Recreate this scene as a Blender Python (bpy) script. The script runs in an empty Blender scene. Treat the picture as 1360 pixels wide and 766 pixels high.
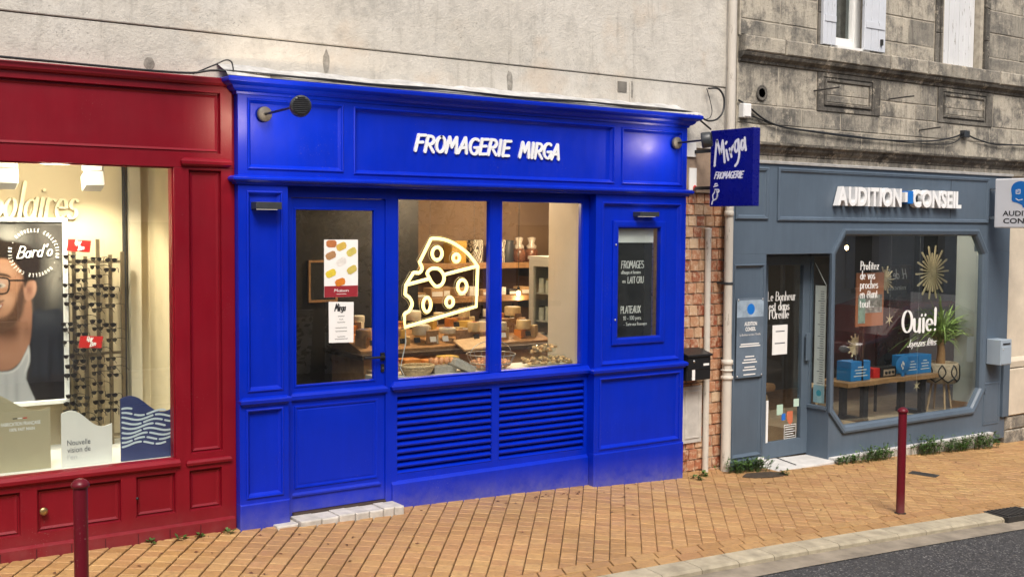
import bpy, math, random
from mathutils import Vector, Matrix
R = math.radians
random.seed(7)
SC = bpy.context.scene
COL = SC.collection

# ------------------------------------------------------------------ camera, sky, sun, exposure
CAM = Vector((-2.889, -7.359, 2.286))
yaw, pitch, roll = 0.61184, 0.05552, 0.00723
fw = Vector((math.sin(yaw)*math.cos(pitch), math.cos(yaw)*math.cos(pitch), -math.sin(pitch)))
rt = Vector((math.cos(yaw), -math.sin(yaw), 0)); up = rt.cross(fw)
r2 = rt*math.cos(roll) + up*math.sin(roll); u2 = -rt*math.sin(roll) + up*math.cos(roll)
cd = bpy.data.cameras.new('camera'); cam = bpy.data.objects.new('camera', cd); COL.objects.link(cam)
cd.sensor_width = 36; cd.lens = 36*1500/1360; cd.clip_start = .05; cd.clip_end = 500
cam.matrix_world = Matrix(((r2.x, u2.x, -fw.x, CAM.x), (r2.y, u2.y, -fw.y, CAM.y), (r2.z, u2.z, -fw.z, CAM.z), (0, 0, 0, 1)))
SC.camera = cam

SUN_EL, SUN_AZ = 52, 205          # azimuth from +Y, clockwise: behind the viewer's left shoulder
world = bpy.data.worlds.new('World'); SC.world = world; world.use_nodes = True
wn = world.node_tree.nodes; wl = world.node_tree.links
bg = wn['Background']; sky = wn.new('ShaderNodeTexSky'); sky.sky_type = 'NISHITA'; sky.sun_disc = False
sky.sun_elevation = R(SUN_EL); sky.sun_rotation = R(SUN_AZ); sky.air_density = 1.0; sky.dust_density = 6.0; sky.ozone_density = 1.0
wl.new(sky.outputs['Color'], bg.inputs['Color']); bg.inputs['Strength'].default_value = 0.075
sd = bpy.data.lights.new('sun', 'SUN'); sd.energy = 1.5; sd.angle = R(24); sd.color = (1, .95, .88)
sun = bpy.data.objects.new('sun', sd); COL.objects.link(sun)
tow = Vector((math.sin(R(SUN_AZ))*math.cos(R(SUN_EL)), math.cos(R(SUN_AZ))*math.cos(R(SUN_EL)), math.sin(R(SUN_EL))))
sun.rotation_euler = tow.to_track_quat('Z', 'Y').to_euler()
vs = SC.view_settings; vs.view_transform = 'Standard'; vs.look = 'None'; vs.exposure = 0.98; vs.gamma = 1; vs.use_curve_mapping = False
SC.render.engine = 'CYCLES'
SC.cycles.use_denoising = True
SC.cycles.max_bounces = 8; SC.cycles.diffuse_bounces = 3; SC.cycles.glossy_bounces = 4; SC.cycles.transparent_max_bounces = 12
SC.cycles.sample_clamp_indirect = 4.0
SC.cycles.caustics_reflective = False; SC.cycles.caustics_refractive = False

# ------------------------------------------------------------------ helpers
def ground_z(x, y=0.0):
    xs = [-60, -6, -1.5, 0, 1, 2, 3.06, 4.16, 6.2, 9, 14, 60]
    zs = [.2, .2, .195, .178, .152, .12, .083, .03, -.08, -.205, -.38, -1.6]
    for i in range(len(xs)-1):
        if x <= xs[i+1]:
            t = (x-xs[i])/(xs[i+1]-xs[i]); return zs[i]+t*(zs[i+1]-zs[i]) + .02*min(y, .3)
    return zs[-1]

class MB:
    def __init__(self): self.v = []; self.f = []; self.sm = []; self.mi = []; self.cur = 0
    def quad(self, *p, sm=False):
        n = len(self.v); self.v += [tuple(q) for q in p]; self.f.append(tuple(range(n, n+len(p)))); self.sm.append(sm); self.mi.append(self.cur)
    def add(self, vs_, fs, sm=False):
        n = len(self.v); self.v += [tuple(q) for q in vs_]
        for f in fs: self.f.append(tuple(i+n for i in f)); self.sm.append(sm); self.mi.append(self.cur)
        return self
    def box(self, x0, x1, y0, y1, z0, z1):
        return self.add([(x0,y0,z0),(x1,y0,z0),(x1,y1,z0),(x0,y1,z0),(x0,y0,z1),(x1,y0,z1),(x1,y1,z1),(x0,y1,z1)],
            [(0,3,2,1),(4,5,6,7),(0,1,5,4),(1,2,6,5),(2,3,7,6),(3,0,4,7)])
    def cbox(self, x0, x1, y0, y1, z0, z1, b):      # box whose front (-Y) face is chamfered
        b = min(b, (x1-x0)*.3, (z1-z0)*.3)
        return self.add([(x0,y1,z0),(x1,y1,z0),(x1,y1,z1),(x0,y1,z1),(x0,y0+b,z0),(x1,y0+b,z0),(x1,y0+b,z1),(x0,y0+b,z1),
            (x0+b,y0,z0+b),(x1-b,y0,z0+b),(x1-b,y0,z1-b),(x0+b,y0,z1-b)],
            [(3,2,1,0),(0,1,5,4),(1,2,6,5),(2,3,7,6),(3,0,4,7),(4,5,9,8),(5,6,10,9),(6,7,11,10),(7,4,8,11),(8,9,10,11)])
    def obox(self, c, ax, ay, az):                  # oriented box: centre and three half axes
        c, ax, ay, az = map(Vector, (c, ax, ay, az)); P = []
        for k in (-1, 1):
            for a, b in ((-1,-1),(1,-1),(1,1),(-1,1)): P.append(c+ax*a+ay*b+az*k)
        return self.add(P, [(0,3,2,1),(4,5,6,7),(0,1,5,4),(1,2,6,5),(2,3,7,6),(3,0,4,7)])
    def tube(self, pts, r, seg=8, closed=False, caps=True):
        pts = [Vector(p) for p in pts]; n = len(pts); rs = r if isinstance(r, (list, tuple)) else [r]*n
        rings = []; prev = None
        for i, p in enumerate(pts):
            if closed: t = pts[(i+1) % n]-pts[i-1]
            else: t = pts[min(i+1, n-1)]-pts[max(i-1, 0)]
            t.normalize()
            if prev is None:
                a = Vector((0,0,1)) if abs(t.z) < .9 else Vector((1,0,0)); u = t.cross(a).normalized()
            else: u = (prev - t*prev.dot(t)).normalized()
            prev = u; w = t.cross(u)
            rings.append([p+(u*math.cos(2*math.pi*k/seg)+w*math.sin(2*math.pi*k/seg))*rs[i] for k in range(seg)])
        V = [q for ring in rings for q in ring]; F = []
        for i in range(n if closed else n-1):
            j = (i+1) % n
            for k in range(seg):
                l = (k+1) % seg; F.append((i*seg+k, i*seg+l, j*seg+l, j*seg+k))
        self.add(V, F, True)
        if caps and not closed:
            self.add(rings[0], [tuple(range(seg-1, -1, -1))]); self.add(rings[-1], [tuple(range(seg))])
        return self
    def lathe(self, c, prof, seg=16, axis=(0,0,1), sm=True):   # prof: (radius, height) along axis
        c = Vector(c); ax = Vector(axis).normalized()
        a = Vector((1,0,0)) if abs(ax.x) < .9 else Vector((0,1,0)); u = ax.cross(a).normalized(); w = ax.cross(u)
        V = [c+ax*h+(u*math.cos(2*math.pi*k/seg)+w*math.sin(2*math.pi*k/seg))*r for r, h in prof for k in range(seg)]
        F = [(i*seg+k, i*seg+(k+1) % seg, (i+1)*seg+(k+1) % seg, (i+1)*seg+k) for i in range(len(prof)-1) for k in range(seg)]
        self.add(V, F, sm)
        if prof[0][0] > 1e-5: self.add(V[:seg], [tuple(range(seg-1, -1, -1))])
        if prof[-1][0] > 1e-5: self.add(V[-seg:], [tuple(range(seg))])
        return self
    def prism(self, poly, y0, y1):                  # polygon in XZ, extruded along Y
        n = len(poly); V = [(x, y0, z) for x, z in poly]+[(x, y1, z) for x, z in poly]
        return self.add(V, [tuple(range(n)), tuple(range(2*n-1, n-1, -1))]+[(i, i+n, (i+1) % n+n, (i+1) % n) for i in range(n)])
    def slab(self, poly, z0f, z1f):                 # polygon in XY between two heights (functions)
        n = len(poly); V = [(x, y, z0f(x, y)) for x, y in poly]+[(x, y, z1f(x, y)) for x, y in poly]
        return self.add(V, [tuple(range(n-1, -1, -1)), tuple(range(n, 2*n))]+[(i, (i+1) % n, (i+1) % n+n, i+n) for i in range(n)])
    def ball(self, c, rx, ry, rz, seg=10, rings=6):
        c = Vector(c); V = []; F = []
        for i in range(rings+1):
            a = math.pi*i/rings
            for k in range(seg):
                b = 2*math.pi*k/seg; V.append(c+Vector((rx*math.sin(a)*math.cos(b), ry*math.sin(a)*math.sin(b), rz*math.cos(a))))
        for i in range(rings):
            for k in range(seg): F.append((i*seg+k, (i+1)*seg+k, (i+1)*seg+(k+1) % seg, i*seg+(k+1) % seg))
        return self.add(V, F, True)
    def board(self, x0, x1, z0, z1, y0, y1, holes=()):   # upright board with rectangular openings
        xs = sorted({x0, x1, *[h[0] for h in holes], *[h[1] for h in holes]}); zs = sorted({z0, z1, *[h[2] for h in holes], *[h[3] for h in holes]})
        solid = {}
        for i in range(len(xs)-1):
            for j in range(len(zs)-1):
                cx, cz = (xs[i]+xs[i+1])/2, (zs[j]+zs[j+1])/2
                solid[i, j] = not any(h[0] < cx < h[1] and h[2] < cz < h[3] for h in holes)
        for (i, j), s in solid.items():
            if not s: continue
            a, b, c, d = xs[i], xs[i+1], zs[j], zs[j+1]
            self.quad((a,y0,c),(b,y0,c),(b,y0,d),(a,y0,d)); self.quad((a,y1,c),(a,y1,d),(b,y1,d),(b,y1,c))
            if not solid.get((i-1, j)): self.quad((a,y0,c),(a,y0,d),(a,y1,d),(a,y1,c))
            if not solid.get((i+1, j)): self.quad((b,y0,c),(b,y1,c),(b,y1,d),(b,y0,d))
            if not solid.get((i, j-1)): self.quad((a,y0,c),(a,y1,c),(b,y1,c),(b,y0,c))
            if not solid.get((i, j+1)): self.quad((a,y0,d),(b,y0,d),(b,y1,d),(a,y1,d))
        return self
    def frame(self, x0, x1, z0, z1, prof):          # moulding swept round a rectangle, prof: (inset, y)
        n = len(prof); V = []
        for ins, y in prof: V += [(x0+ins,y,z0+ins),(x1-ins,y,z0+ins),(x1-ins,y,z1-ins),(x0+ins,y,z1-ins)]
        F = [(i*4+k, i*4+(k+1) % 4, (i+1)*4+(k+1) % 4, (i+1)*4+k) for i in range(n-1) for k in range(4)]
        return self.add(V, F)
    def run(self, x0, x1, y, prof, back=.05, mitre=True):       # moulding along X, prof: (out, z), mitred returns
        n = len(prof); V = []
        for o, z in prof:
            m = o if mitre else 0
            V += [(x0-m, y+back, z), (x0-m, y-o, z), (x1+m, y-o, z), (x1+m, y+back, z)]
        F = [(i*4+k, i*4+k+1, (i+1)*4+k+1, (i+1)*4+k) for i in range(n-1) for k in range(3)]
        F += [(0, 3, 2, 1), (4*n-4, 4*n-3, 4*n-2, 4*n-1)]
        return self.add(V, F)
    def build(self, name, mat, parent=None, bevel=0, sharp=True):
        o = ORG.get(parent, Vector((0,0,0)))
        me = bpy.data.meshes.new(name); me.from_pydata([(x-o.x, y-o.y, z-o.z) for x, y, z in self.v], [], self.f)
        for m in (mat if isinstance(mat, (list, tuple)) else [mat]): me.materials.append(m)
        me.polygons.foreach_set('use_smooth', self.sm); me.polygons.foreach_set('material_index', self.mi); me.update()
        ob = bpy.data.objects.new(name, me); COL.objects.link(ob)
        if parent is not None: ob.parent = parent; ORG[ob] = o
        if bevel:
            b = ob.modifiers.new('bevel', 'BEVEL'); b.width = bevel; b.segments = 2; b.limit_method = 'ANGLE'; b.angle_limit = R(40); b.harden_normals = False
            w = ob.modifiers.new('weld', 'WELD'); w.merge_threshold = .0002; ob.modifiers.move(1, 0)
        return ob
ORG = {}
def thing(name, label, cat, loc=(0,0,0), group=None):
    o = bpy.data.objects.new(name, None); COL.objects.link(o); o.location = loc; o.empty_display_size = .05
    o['label'] = label; o['category'] = cat
    if group: o['group'] = group
    ORG[o] = Vector(loc); return o
def tag(o, label, cat, group=None):
    o['label'] = label; o['category'] = cat
    if group: o['group'] = group
    return o
def structure(o): o['kind'] = 'structure'; return o
def stuff(o, label=None, cat=None):
    o['kind'] = 'stuff'
    if label: o['label'] = label; o['category'] = cat
    return o

# ------------------------------------------------------------------ materials
def newmat(name):
    m = bpy.data.materials.new(name); m.use_nodes = True; nt = m.node_tree
    return m, nt, nt.nodes['Principled BSDF'], nt.nodes, nt.links
def noise(nt, scale, detail=4, rough=.6, vec=None):
    n = nt.nodes.new('ShaderNodeTexNoise'); n.inputs['Scale'].default_value = scale; n.inputs['Detail'].default_value = detail; n.inputs['Roughness'].default_value = rough
    if vec is None:
        g = nt.nodes.new('ShaderNodeNewGeometry'); vec = g.outputs['Position']
    nt.links.new(vec, n.inputs['Vector']); return n.outputs['Fac']
def mapr(nt, val, a, b, c, d):
    n = nt.nodes.new('ShaderNodeMapRange'); n.inputs[1].default_value = a; n.inputs[2].default_value = b; n.inputs[3].default_value = c; n.inputs[4].default_value = d
    nt.links.new(val, n.inputs[0]); return n.outputs[0]
def mixc(nt, fac, a, b, mode='MIX'):
    n = nt.nodes.new('ShaderNodeMix'); n.data_type = 'RGBA'; n.blend_type = mode
    for s, v in ((n.inputs[0], fac), (n.inputs[6], a), (n.inputs[7], b)):
        if isinstance(v, (int, float)): s.default_value = v
        elif isinstance(v, tuple): s.default_value = (*v, 1)
        else: nt.links.new(v, s)
    return n.outputs[2]
def math_(nt, op, a, b=0.0):
    n = nt.nodes.new('ShaderNodeMath'); n.operation = op
    for s, v in ((n.inputs[0], a), (n.inputs[1], b)):
        if isinstance(v, (int, float)): s.default_value = v
        else: nt.links.new(v, s)
    return n.outputs[0]
def bump(nt, b, h, strength, dist=.01):
    n = nt.nodes.new('ShaderNodeBump'); n.inputs['Strength'].default_value = strength; n.inputs['Distance'].default_value = dist
    nt.links.new(h, n.inputs['Height']); nt.links.new(n.outputs[0], b.inputs['Normal'])
def rnd(nt):
    a = nt.nodes.new('ShaderNodeObjectInfo').outputs['Random']; b = nt.nodes.new('ShaderNodeNewGeometry').outputs['Random Per Island']
    return math_(nt, 'FRACT', math_(nt, 'ADD', a, b))
MATS = {}
def M(name, col, rough=.5, va=.12, vsc=4, bs=80, ba=0.0, metal=0, rv=0, coat=0, spec=.5):
    if name in MATS: return MATS[name]
    m, nt, b, N, L = newmat(name); c = col
    if va:
        f = mapr(nt, noise(nt, vsc, 6), .3, .7, 1-va, 1+va)
        if rv: f = math_(nt, 'MULTIPLY', f, mapr(nt, rnd(nt), 0, 1, 1-rv, 1+rv))
        hs = N.new('ShaderNodeHueSaturation'); hs.inputs['Color'].default_value = (*col, 1); L.new(f, hs.inputs['Value']); L.new(hs.outputs[0], b.inputs['Base Color'])
        L.new(mapr(nt, noise(nt, vsc*2.3, 5), .3, .7, max(.02, rough-.08), min(1, rough+.1)), b.inputs['Roughness'])
    else: b.inputs['Base Color'].default_value = (*col, 1); b.inputs['Roughness'].default_value = rough
    b.inputs['Metallic'].default_value = metal; b.inputs['Coat Weight'].default_value = coat; b.inputs['Specular IOR Level'].default_value = spec
    if ba: bump(nt, b, noise(nt, bs, 3), ba, .004)
    MATS[name] = m; return m
def EM(name, col, s):
    if name in MATS: return MATS[name]
    m, nt, b, N, L = newmat(name); b.inputs['Base Color'].default_value = (*col, 1)
    b.inputs['Emission Color'].default_value = (*col, 1); b.inputs['Emission Strength'].default_value = s; MATS[name] = m; return m

def paint(name, col, rough, dust, dz0, dz1, chip=None):
    # brushed paint with faint streaks; road splash dust with its own ragged edge on the lowest strip
    m, nt, b, N, L = newmat(name); g = N.new('ShaderNodeNewGeometry'); sep = N.new('ShaderNodeSeparateXYZ'); L.new(g.outputs['Position'], sep.inputs[0])
    mp = N.new('ShaderNodeMapping'); mp.inputs['Scale'].default_value = (1, 1, .12); L.new(g.outputs['Position'], mp.inputs[0])
    f = mapr(nt, noise(nt, 1.3, 4), .3, .7, .9, 1.1); f2 = mapr(nt, noise(nt, 14, 5, .7, mp.outputs[0]), .3, .7, .94, 1.06)
    hs = N.new('ShaderNodeHueSaturation'); hs.inputs['Color'].default_value = (*col, 1); L.new(math_(nt, 'MULTIPLY', f, f2), hs.inputs['Value'])
    hgt = math_(nt, 'ADD', sep.outputs[2], math_(nt, 'MULTIPLY', sep.outputs[0], .03))      # the pavement falls to the right
    h = mapr(nt, hgt, dz0, dz1, 1, 0)
    d = math_(nt, 'MULTIPLY', math_(nt, 'POWER', h, 1.6), mapr(nt, noise(nt, 9, 8, .75), .3, .72, .15, 1))
    sp = mapr(nt, noise(nt, 160, 2), .66, .74, 0, .5); d = math_(nt, 'MULTIPLY', math_(nt, 'ADD', d, math_(nt, 'MULTIPLY', sp, h)), dust)
    c = mixc(nt, d, hs.outputs[0], (.33, .3, .27))
    chip = math_(nt, 'MULTIPLY', mapr(nt, noise(nt, 130, 2, .5), .70, .73, 0, .55), mapr(nt, noise(nt, 2.0, 4), .5, .7, 0, 1)); c = mixc(nt, chip, c, (.42, .38, .35))
    L.new(c, b.inputs['Base Color']); b.inputs['Specular IOR Level'].default_value = .32
    L.new(math_(nt, 'ADD', mapr(nt, noise(nt, 5, 6), .3, .7, rough-.06, rough+.08), math_(nt, 'MULTIPLY', d, .5)), b.inputs['Roughness'])
    bump(nt, b, math_(nt, 'ADD', noise(nt, 55, 2, .5, mp.outputs[0]), math_(nt, 'MULTIPLY', noise(nt, 3.5, 2), 3)), .07, .004)
    return m
BLUE = paint('blue_paint', (.0, .019, .44), .36, .42, .17, .42)
RED = paint('red_paint', (.19, .004, .0125), .38, .12, .2, .4)
GREY = paint('slate_paint', (.092, .126, .168), .42, .25, -.05, .2)
BOLL = paint('bollard_paint', (.115, .006, .014), .36, .5, .02, .30)
WHITE = M('white_paint', (.78, .78, .76), .4, .06, 5)
CREAM = M('cream_wall', (.68, .61, .48), .7, .06, 3)
BLACK = M('black_plastic', (.012, .013, .015), .35, .2, 20)
DARKGREY = M('anthracite_metal', (.035, .04, .045), .4, .1, 20)
DARK = M('shadow_board', (.01, .011, .014), .7, .1, 5)
STEEL = M('steel', (.55, .55, .55), .3, .1, 20, metal=1)
BRASS = M('brass', (.45, .33, .16), .4, .2, 30, metal=1)
WOODM = M('oak', (.36, .20, .09), .5, .25, 12, 60, .1)
DWOOD = M('dark_wood', (.05, .03, .02), .5, .25, 12)
TWOOD = M('light_wood', (.55, .38, .22), .5, .2, 14)
PAPER = M('paper', (.82, .82, .80), .7, .03, 6)
INK = M('black_ink', (.02, .02, .022), .6, 0)
CHALK = M('chalk', (.75, .75, .73), .9, .15, 60)

def stucco_mat():
    m, nt, b, N, L = newmat('render_coat')
    big = noise(nt, .9, 7, .65); fine = noise(nt, 45, 4, .7); mid = noise(nt, 7, 6, .7)
    c = mixc(nt, mapr(nt, big, .35, .65, 0, 1), (.52, .49, .43), (.63, .605, .55))
    c = mixc(nt, mapr(nt, mid, .48, .70, 0, .6), c, (.38, .365, .33)); c = mixc(nt, mapr(nt, noise(nt, 2.2, 8, .8), .54, .66, 0, .5), c, (.33, .32, .29))
    c = mixc(nt, mapr(nt, noise(nt, 1.6, 4), .55, .7, 0, .45), c, (.56, .44, .32))
    spots = math_(nt, 'MULTIPLY', mapr(nt, noise(nt, 60, 3, .65), .60, .68, 0, .8), mapr(nt, noise(nt, 1.9, 5), .46, .66, .05, 1))
    c = mixc(nt, spots, c, (.13, .125, .11))
    g = N.new('ShaderNodeNewGeometry'); mp = N.new('ShaderNodeMapping'); mp.inputs['Scale'].default_value = (6, 1, .5); L.new(g.outputs['Position'], mp.inputs[0])
    st = mapr(nt, noise(nt, 2.5, 6, .7, mp.outputs[0]), .56, .75, 0, .45); c = mixc(nt, st, c, (.25, .235, .2))
    L.new(c, b.inputs['Base Color']); b.inputs['Roughness'].default_value = .95; b.inputs['Specular IOR Level'].default_value = .2
    bump(nt, b, math_(nt, 'ADD', fine, mid), .55, .012); return m
STUCCO = stucco_mat()
def stone_mat(name, light, dark, soot):
    m, nt, b, N, L = newmat(name); g = N.new('ShaderNodeNewGeometry')
    r = rnd(nt); c = mixc(nt, mapr(nt, r, 0, 1, 0, 1), light, dark)
    c = mixc(nt, mapr(nt, noise(nt, 2.6, 8, .78), .45, .60, 0, .9), c, soot)
    mp = N.new('ShaderNodeMapping'); mp.inputs['Scale'].default_value = (9, 9, 1); L.new(g.outputs['Position'], mp.inputs[0])
    c = mixc(nt, mapr(nt, noise(nt, 2, 6, .75, mp.outputs[0]), .5, .7, 0, .7), c, tuple(x*.55 for x in soot))
    c = mixc(nt, mapr(nt, noise(nt, 6, 8, .8), .54, .64, 0, .75), c, (.56, .50, .40))
    c = mixc(nt, mapr(nt, noise(nt, 55, 4, .7), .58, .7, 0, .6), c, (.035, .034, .03))
    L.new(c, b.inputs['Base Color']); b.inputs['Roughness'].default_value = .93; b.inputs['Specular IOR Level'].default_value = .2
    bump(nt, b, math_(nt, 'ADD', noise(nt, 30, 6, .75), noise(nt, 6, 5)), .8, .012); return m
STONE = stone_mat('limestone', (.50, .455, .37), (.27, .25, .21), (.125, .12, .11))
STONED = stone_mat('sooty_limestone', (.22, .205, .175), (.13, .12, .105), (.06, .057, .052))
MORTAR = M('pale_mortar', (.40, .36, .29), .95, .3, 14, 60, .4)
def paver_mat():
    m, nt, b, N, L = newmat('clay_paver'); r = rnd(nt)
    ra = N.new('ShaderNodeValToRGB'); e = ra.color_ramp.elements; e[0].position = 0; e[0].color = (.36, .20, .075, 1); e[1].position = 1; e[1].color = (.47, .29, .11, 1)
    for p, c in ((.25, (.43, .245, .095, 1)), (.5, (.49, .30, .125, 1)), (.7, (.39, .205, .085, 1)), (.85, (.45, .255, .11, 1))):
        x = e.new(p); x.color = c
    L.new(r, ra.inputs[0]); c = ra.outputs[0]
    c = mixc(nt, mapr(nt, noise(nt, 1.1, 5), .38, .66, 0, .4), c, (.41, .215, .10))
    c = mixc(nt, mapr(nt, noise(nt, 24, 6, .75), .48, .70, 0, .6), c, (.19, .10, .045))
    c = mixc(nt, mapr(nt, noise(nt, .7, 6, .7), .50, .68, 0, .4), c, (.24, .135, .06))
    c = mixc(nt, mapr(nt, noise(nt, 90, 3, .7), .6, .7, 0, .45), c, (.52, .38, .22))
    hs = N.new('ShaderNodeHueSaturation'); hs.inputs['Saturation'].default_value = 1.0; hs.inputs['Value'].default_value = .95; hs.inputs['Hue'].default_value = .502; L.new(c, hs.inputs['Color']); c = hs.outputs[0]
    L.new(c, b.inputs['Base Color']); L.new(mapr(nt, noise(nt, 2.5, 4), .3, .7, .45, .8), b.inputs['Roughness'])
    bump(nt, b, math_(nt, 'ADD', noise(nt, 90, 4, .7), noise(nt, 18, 4)), .45, .006); return m
PAVER = paver_mat()
JOINT = M('joint_soil', (.024, .017, .011), .95, .4, 25, 100, .6)
def asphalt_mat():
    m, nt, b, N, L = newmat('asphalt'); g = N.new('ShaderNodeNewGeometry')
    vo = N.new('ShaderNodeTexVoronoi'); vo.inputs['Scale'].default_value = 95; L.new(g.outputs['Position'], vo.inputs['Vector'])
    wn_ = N.new('ShaderNodeSeparateColor'); L.new(vo.outputs['Color'], wn_.inputs[0])
    c = mixc(nt, mapr(nt, wn_.outputs[0], .2, 1, 0, 1), (.022, .022, .024), (.075, .075, .078))
    c = mixc(nt, mapr(nt, wn_.outputs[1], .9, .95, 0, .8), c, (.26, .25, .235))
    c = mixc(nt, mapr(nt, noise(nt, 1.5, 6), .4, .7, 0, .4), c, (.04, .038, .037))
    L.new(c, b.inputs['Base Color']); b.inputs['Roughness'].default_value = .75
    bump(nt, b, math_(nt, 'SUBTRACT', 1.0, vo.outputs['Distance']), .6, .006); return m
ASPHALT = asphalt_mat()
CONC = M('kerb_concrete', (.37, .325, .235), .9, .28, 7, 90, .5, rv=.08)
GUTTER = M('gutter_concrete', (.25, .215, .165), .9, .3, 5, 90, .4)
WSTONE = M('white_step_stone', (.48, .455, .41), .8, .2, 14, 70, .5, rv=.06)
def tile_mat():
    m, nt, b, N, L = newmat('terracotta_tile'); r = rnd(nt)
    ra = N.new('ShaderNodeValToRGB'); e = ra.color_ramp.elements; e[0].color = (.26, .07, .035, 1); e[1].position = 1; e[1].color = (.58, .42, .27, 1)
    x = e.new(.35); x.color = (.42, .17, .09, 1); x = e.new(.7); x.color = (.46, .25, .14, 1)
    L.new(r, ra.inputs[0]); c = mixc(nt, mapr(nt, noise(nt, 17, 7, .8), .48, .62, 0, .9), ra.outputs[0], (.64, .50, .35))
    c = mixc(nt, mapr(nt, noise(nt, 3.5, 5), .55, .78, 0, .4), c, (.16, .08, .05))
    L.new(c, b.inputs['Base Color']); L.new(mapr(nt, noise(nt, 8, 4), .3, .7, .25, .6), b.inputs['Roughness'])
    bump(nt, b, noise(nt, 26, 4), .35, .006); return m
TILE = tile_mat()
def glass_mat(name, ior, tint=(.93, .96, .95), film=.007):   # thin pane: fresnel reflection over clear glass, with a faint film of dust
    m, nt, b, N, L = newmat(name); N.remove(b); out = N['Material Output']
    t = N.new('ShaderNodeBsdfTransparent'); t.inputs[0].default_value = (*tint, 1); g = N.new('ShaderNodeBsdfGlossy'); g.inputs['Roughness'].default_value = .004
    fr = N.new('ShaderNodeFresnel'); fr.inputs['IOR'].default_value = ior; mx = N.new('ShaderNodeMixShader')
    gb = N.new('ShaderNodeNewGeometry'); L.new(math_(nt, 'MULTIPLY', fr.outputs[0], math_(nt, 'SUBTRACT', 1.0, gb.outputs['Backfacing'])), mx.inputs[0]); L.new(t.outputs[0], mx.inputs[1]); L.new(g.outputs[0], mx.inputs[2]); df = N.new('ShaderNodeBsdfDiffuse'); df.inputs[0].default_value = (.8, .8, .8, 1); m2 = N.new('ShaderNodeMixShader'); gp = N.new('ShaderNodeNewGeometry'); mpg = N.new('ShaderNodeMapping'); mpg.inputs['Scale'].default_value = (2.2, 2.2, .8); mpg.inputs['Rotation'].default_value = (0, .5, 0); L.new(gp.outputs['Position'], mpg.inputs[0])
    L.new(math_(nt, 'MULTIPLY', mapr(nt, noise(nt, 2.6, 6, .7, mpg.outputs[0]), .38, .72, .25, 1.0), film), m2.inputs[0]); L.new(mx.outputs[0], m2.inputs[1]); L.new(df.outputs[0], m2.inputs[2]); L.new(m2.outputs[0], out.inputs[0]); return m
GLASS = glass_mat('window_glass', 1.95); GLASSR = glass_mat('double_glazing', 2.7)
CLEAR = glass_mat('clear_acrylic', 1.35, (.97, .97, .97))
def peel_mat(name, col, under):
    m, nt, b, N, L = newmat(name); g = N.new('ShaderNodeNewGeometry'); mp = N.new('ShaderNodeMapping'); mp.inputs['Scale'].default_value = (3, 3, .5); L.new(g.outputs['Position'], mp.inputs[0])
    c = mixc(nt, mapr(nt, noise(nt, 9, 7, .75, mp.outputs[0]), .6, .64, 0, 1), col, under)
    c = mixc(nt, mapr(nt, noise(nt, 3, 5), .4, .7, 0, .3), c, tuple(x*.7 for x in col))
    L.new(c, b.inputs['Base Color']); b.inputs['Roughness'].default_value = .6
    bump(nt, b, noise(nt, 9, 6, .7, mp.outputs[0]), .3, .004); return m
PEEL = peel_mat('peeling_white_paint', (.66, .67, .68), (.22, .2, .17))
PEELB = peel_mat('peeling_pale_blue_paint', (.60, .63, .68), (.26, .27, .28))
PIPE = peel_mat('peeling_pipe_paint', (.60, .56, .49), (.24, .20, .16))
LEAF = M('weed_leaf', (.055, .11, .022), .5, .3, 30, rv=.35)
LEAF2 = M('variegated_leaf', (.30, .42, .12), .45, .35, 40, rv=.5)
SKINP = M('print_skin', (.50, .27, .18), .5, .06, 10)

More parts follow.
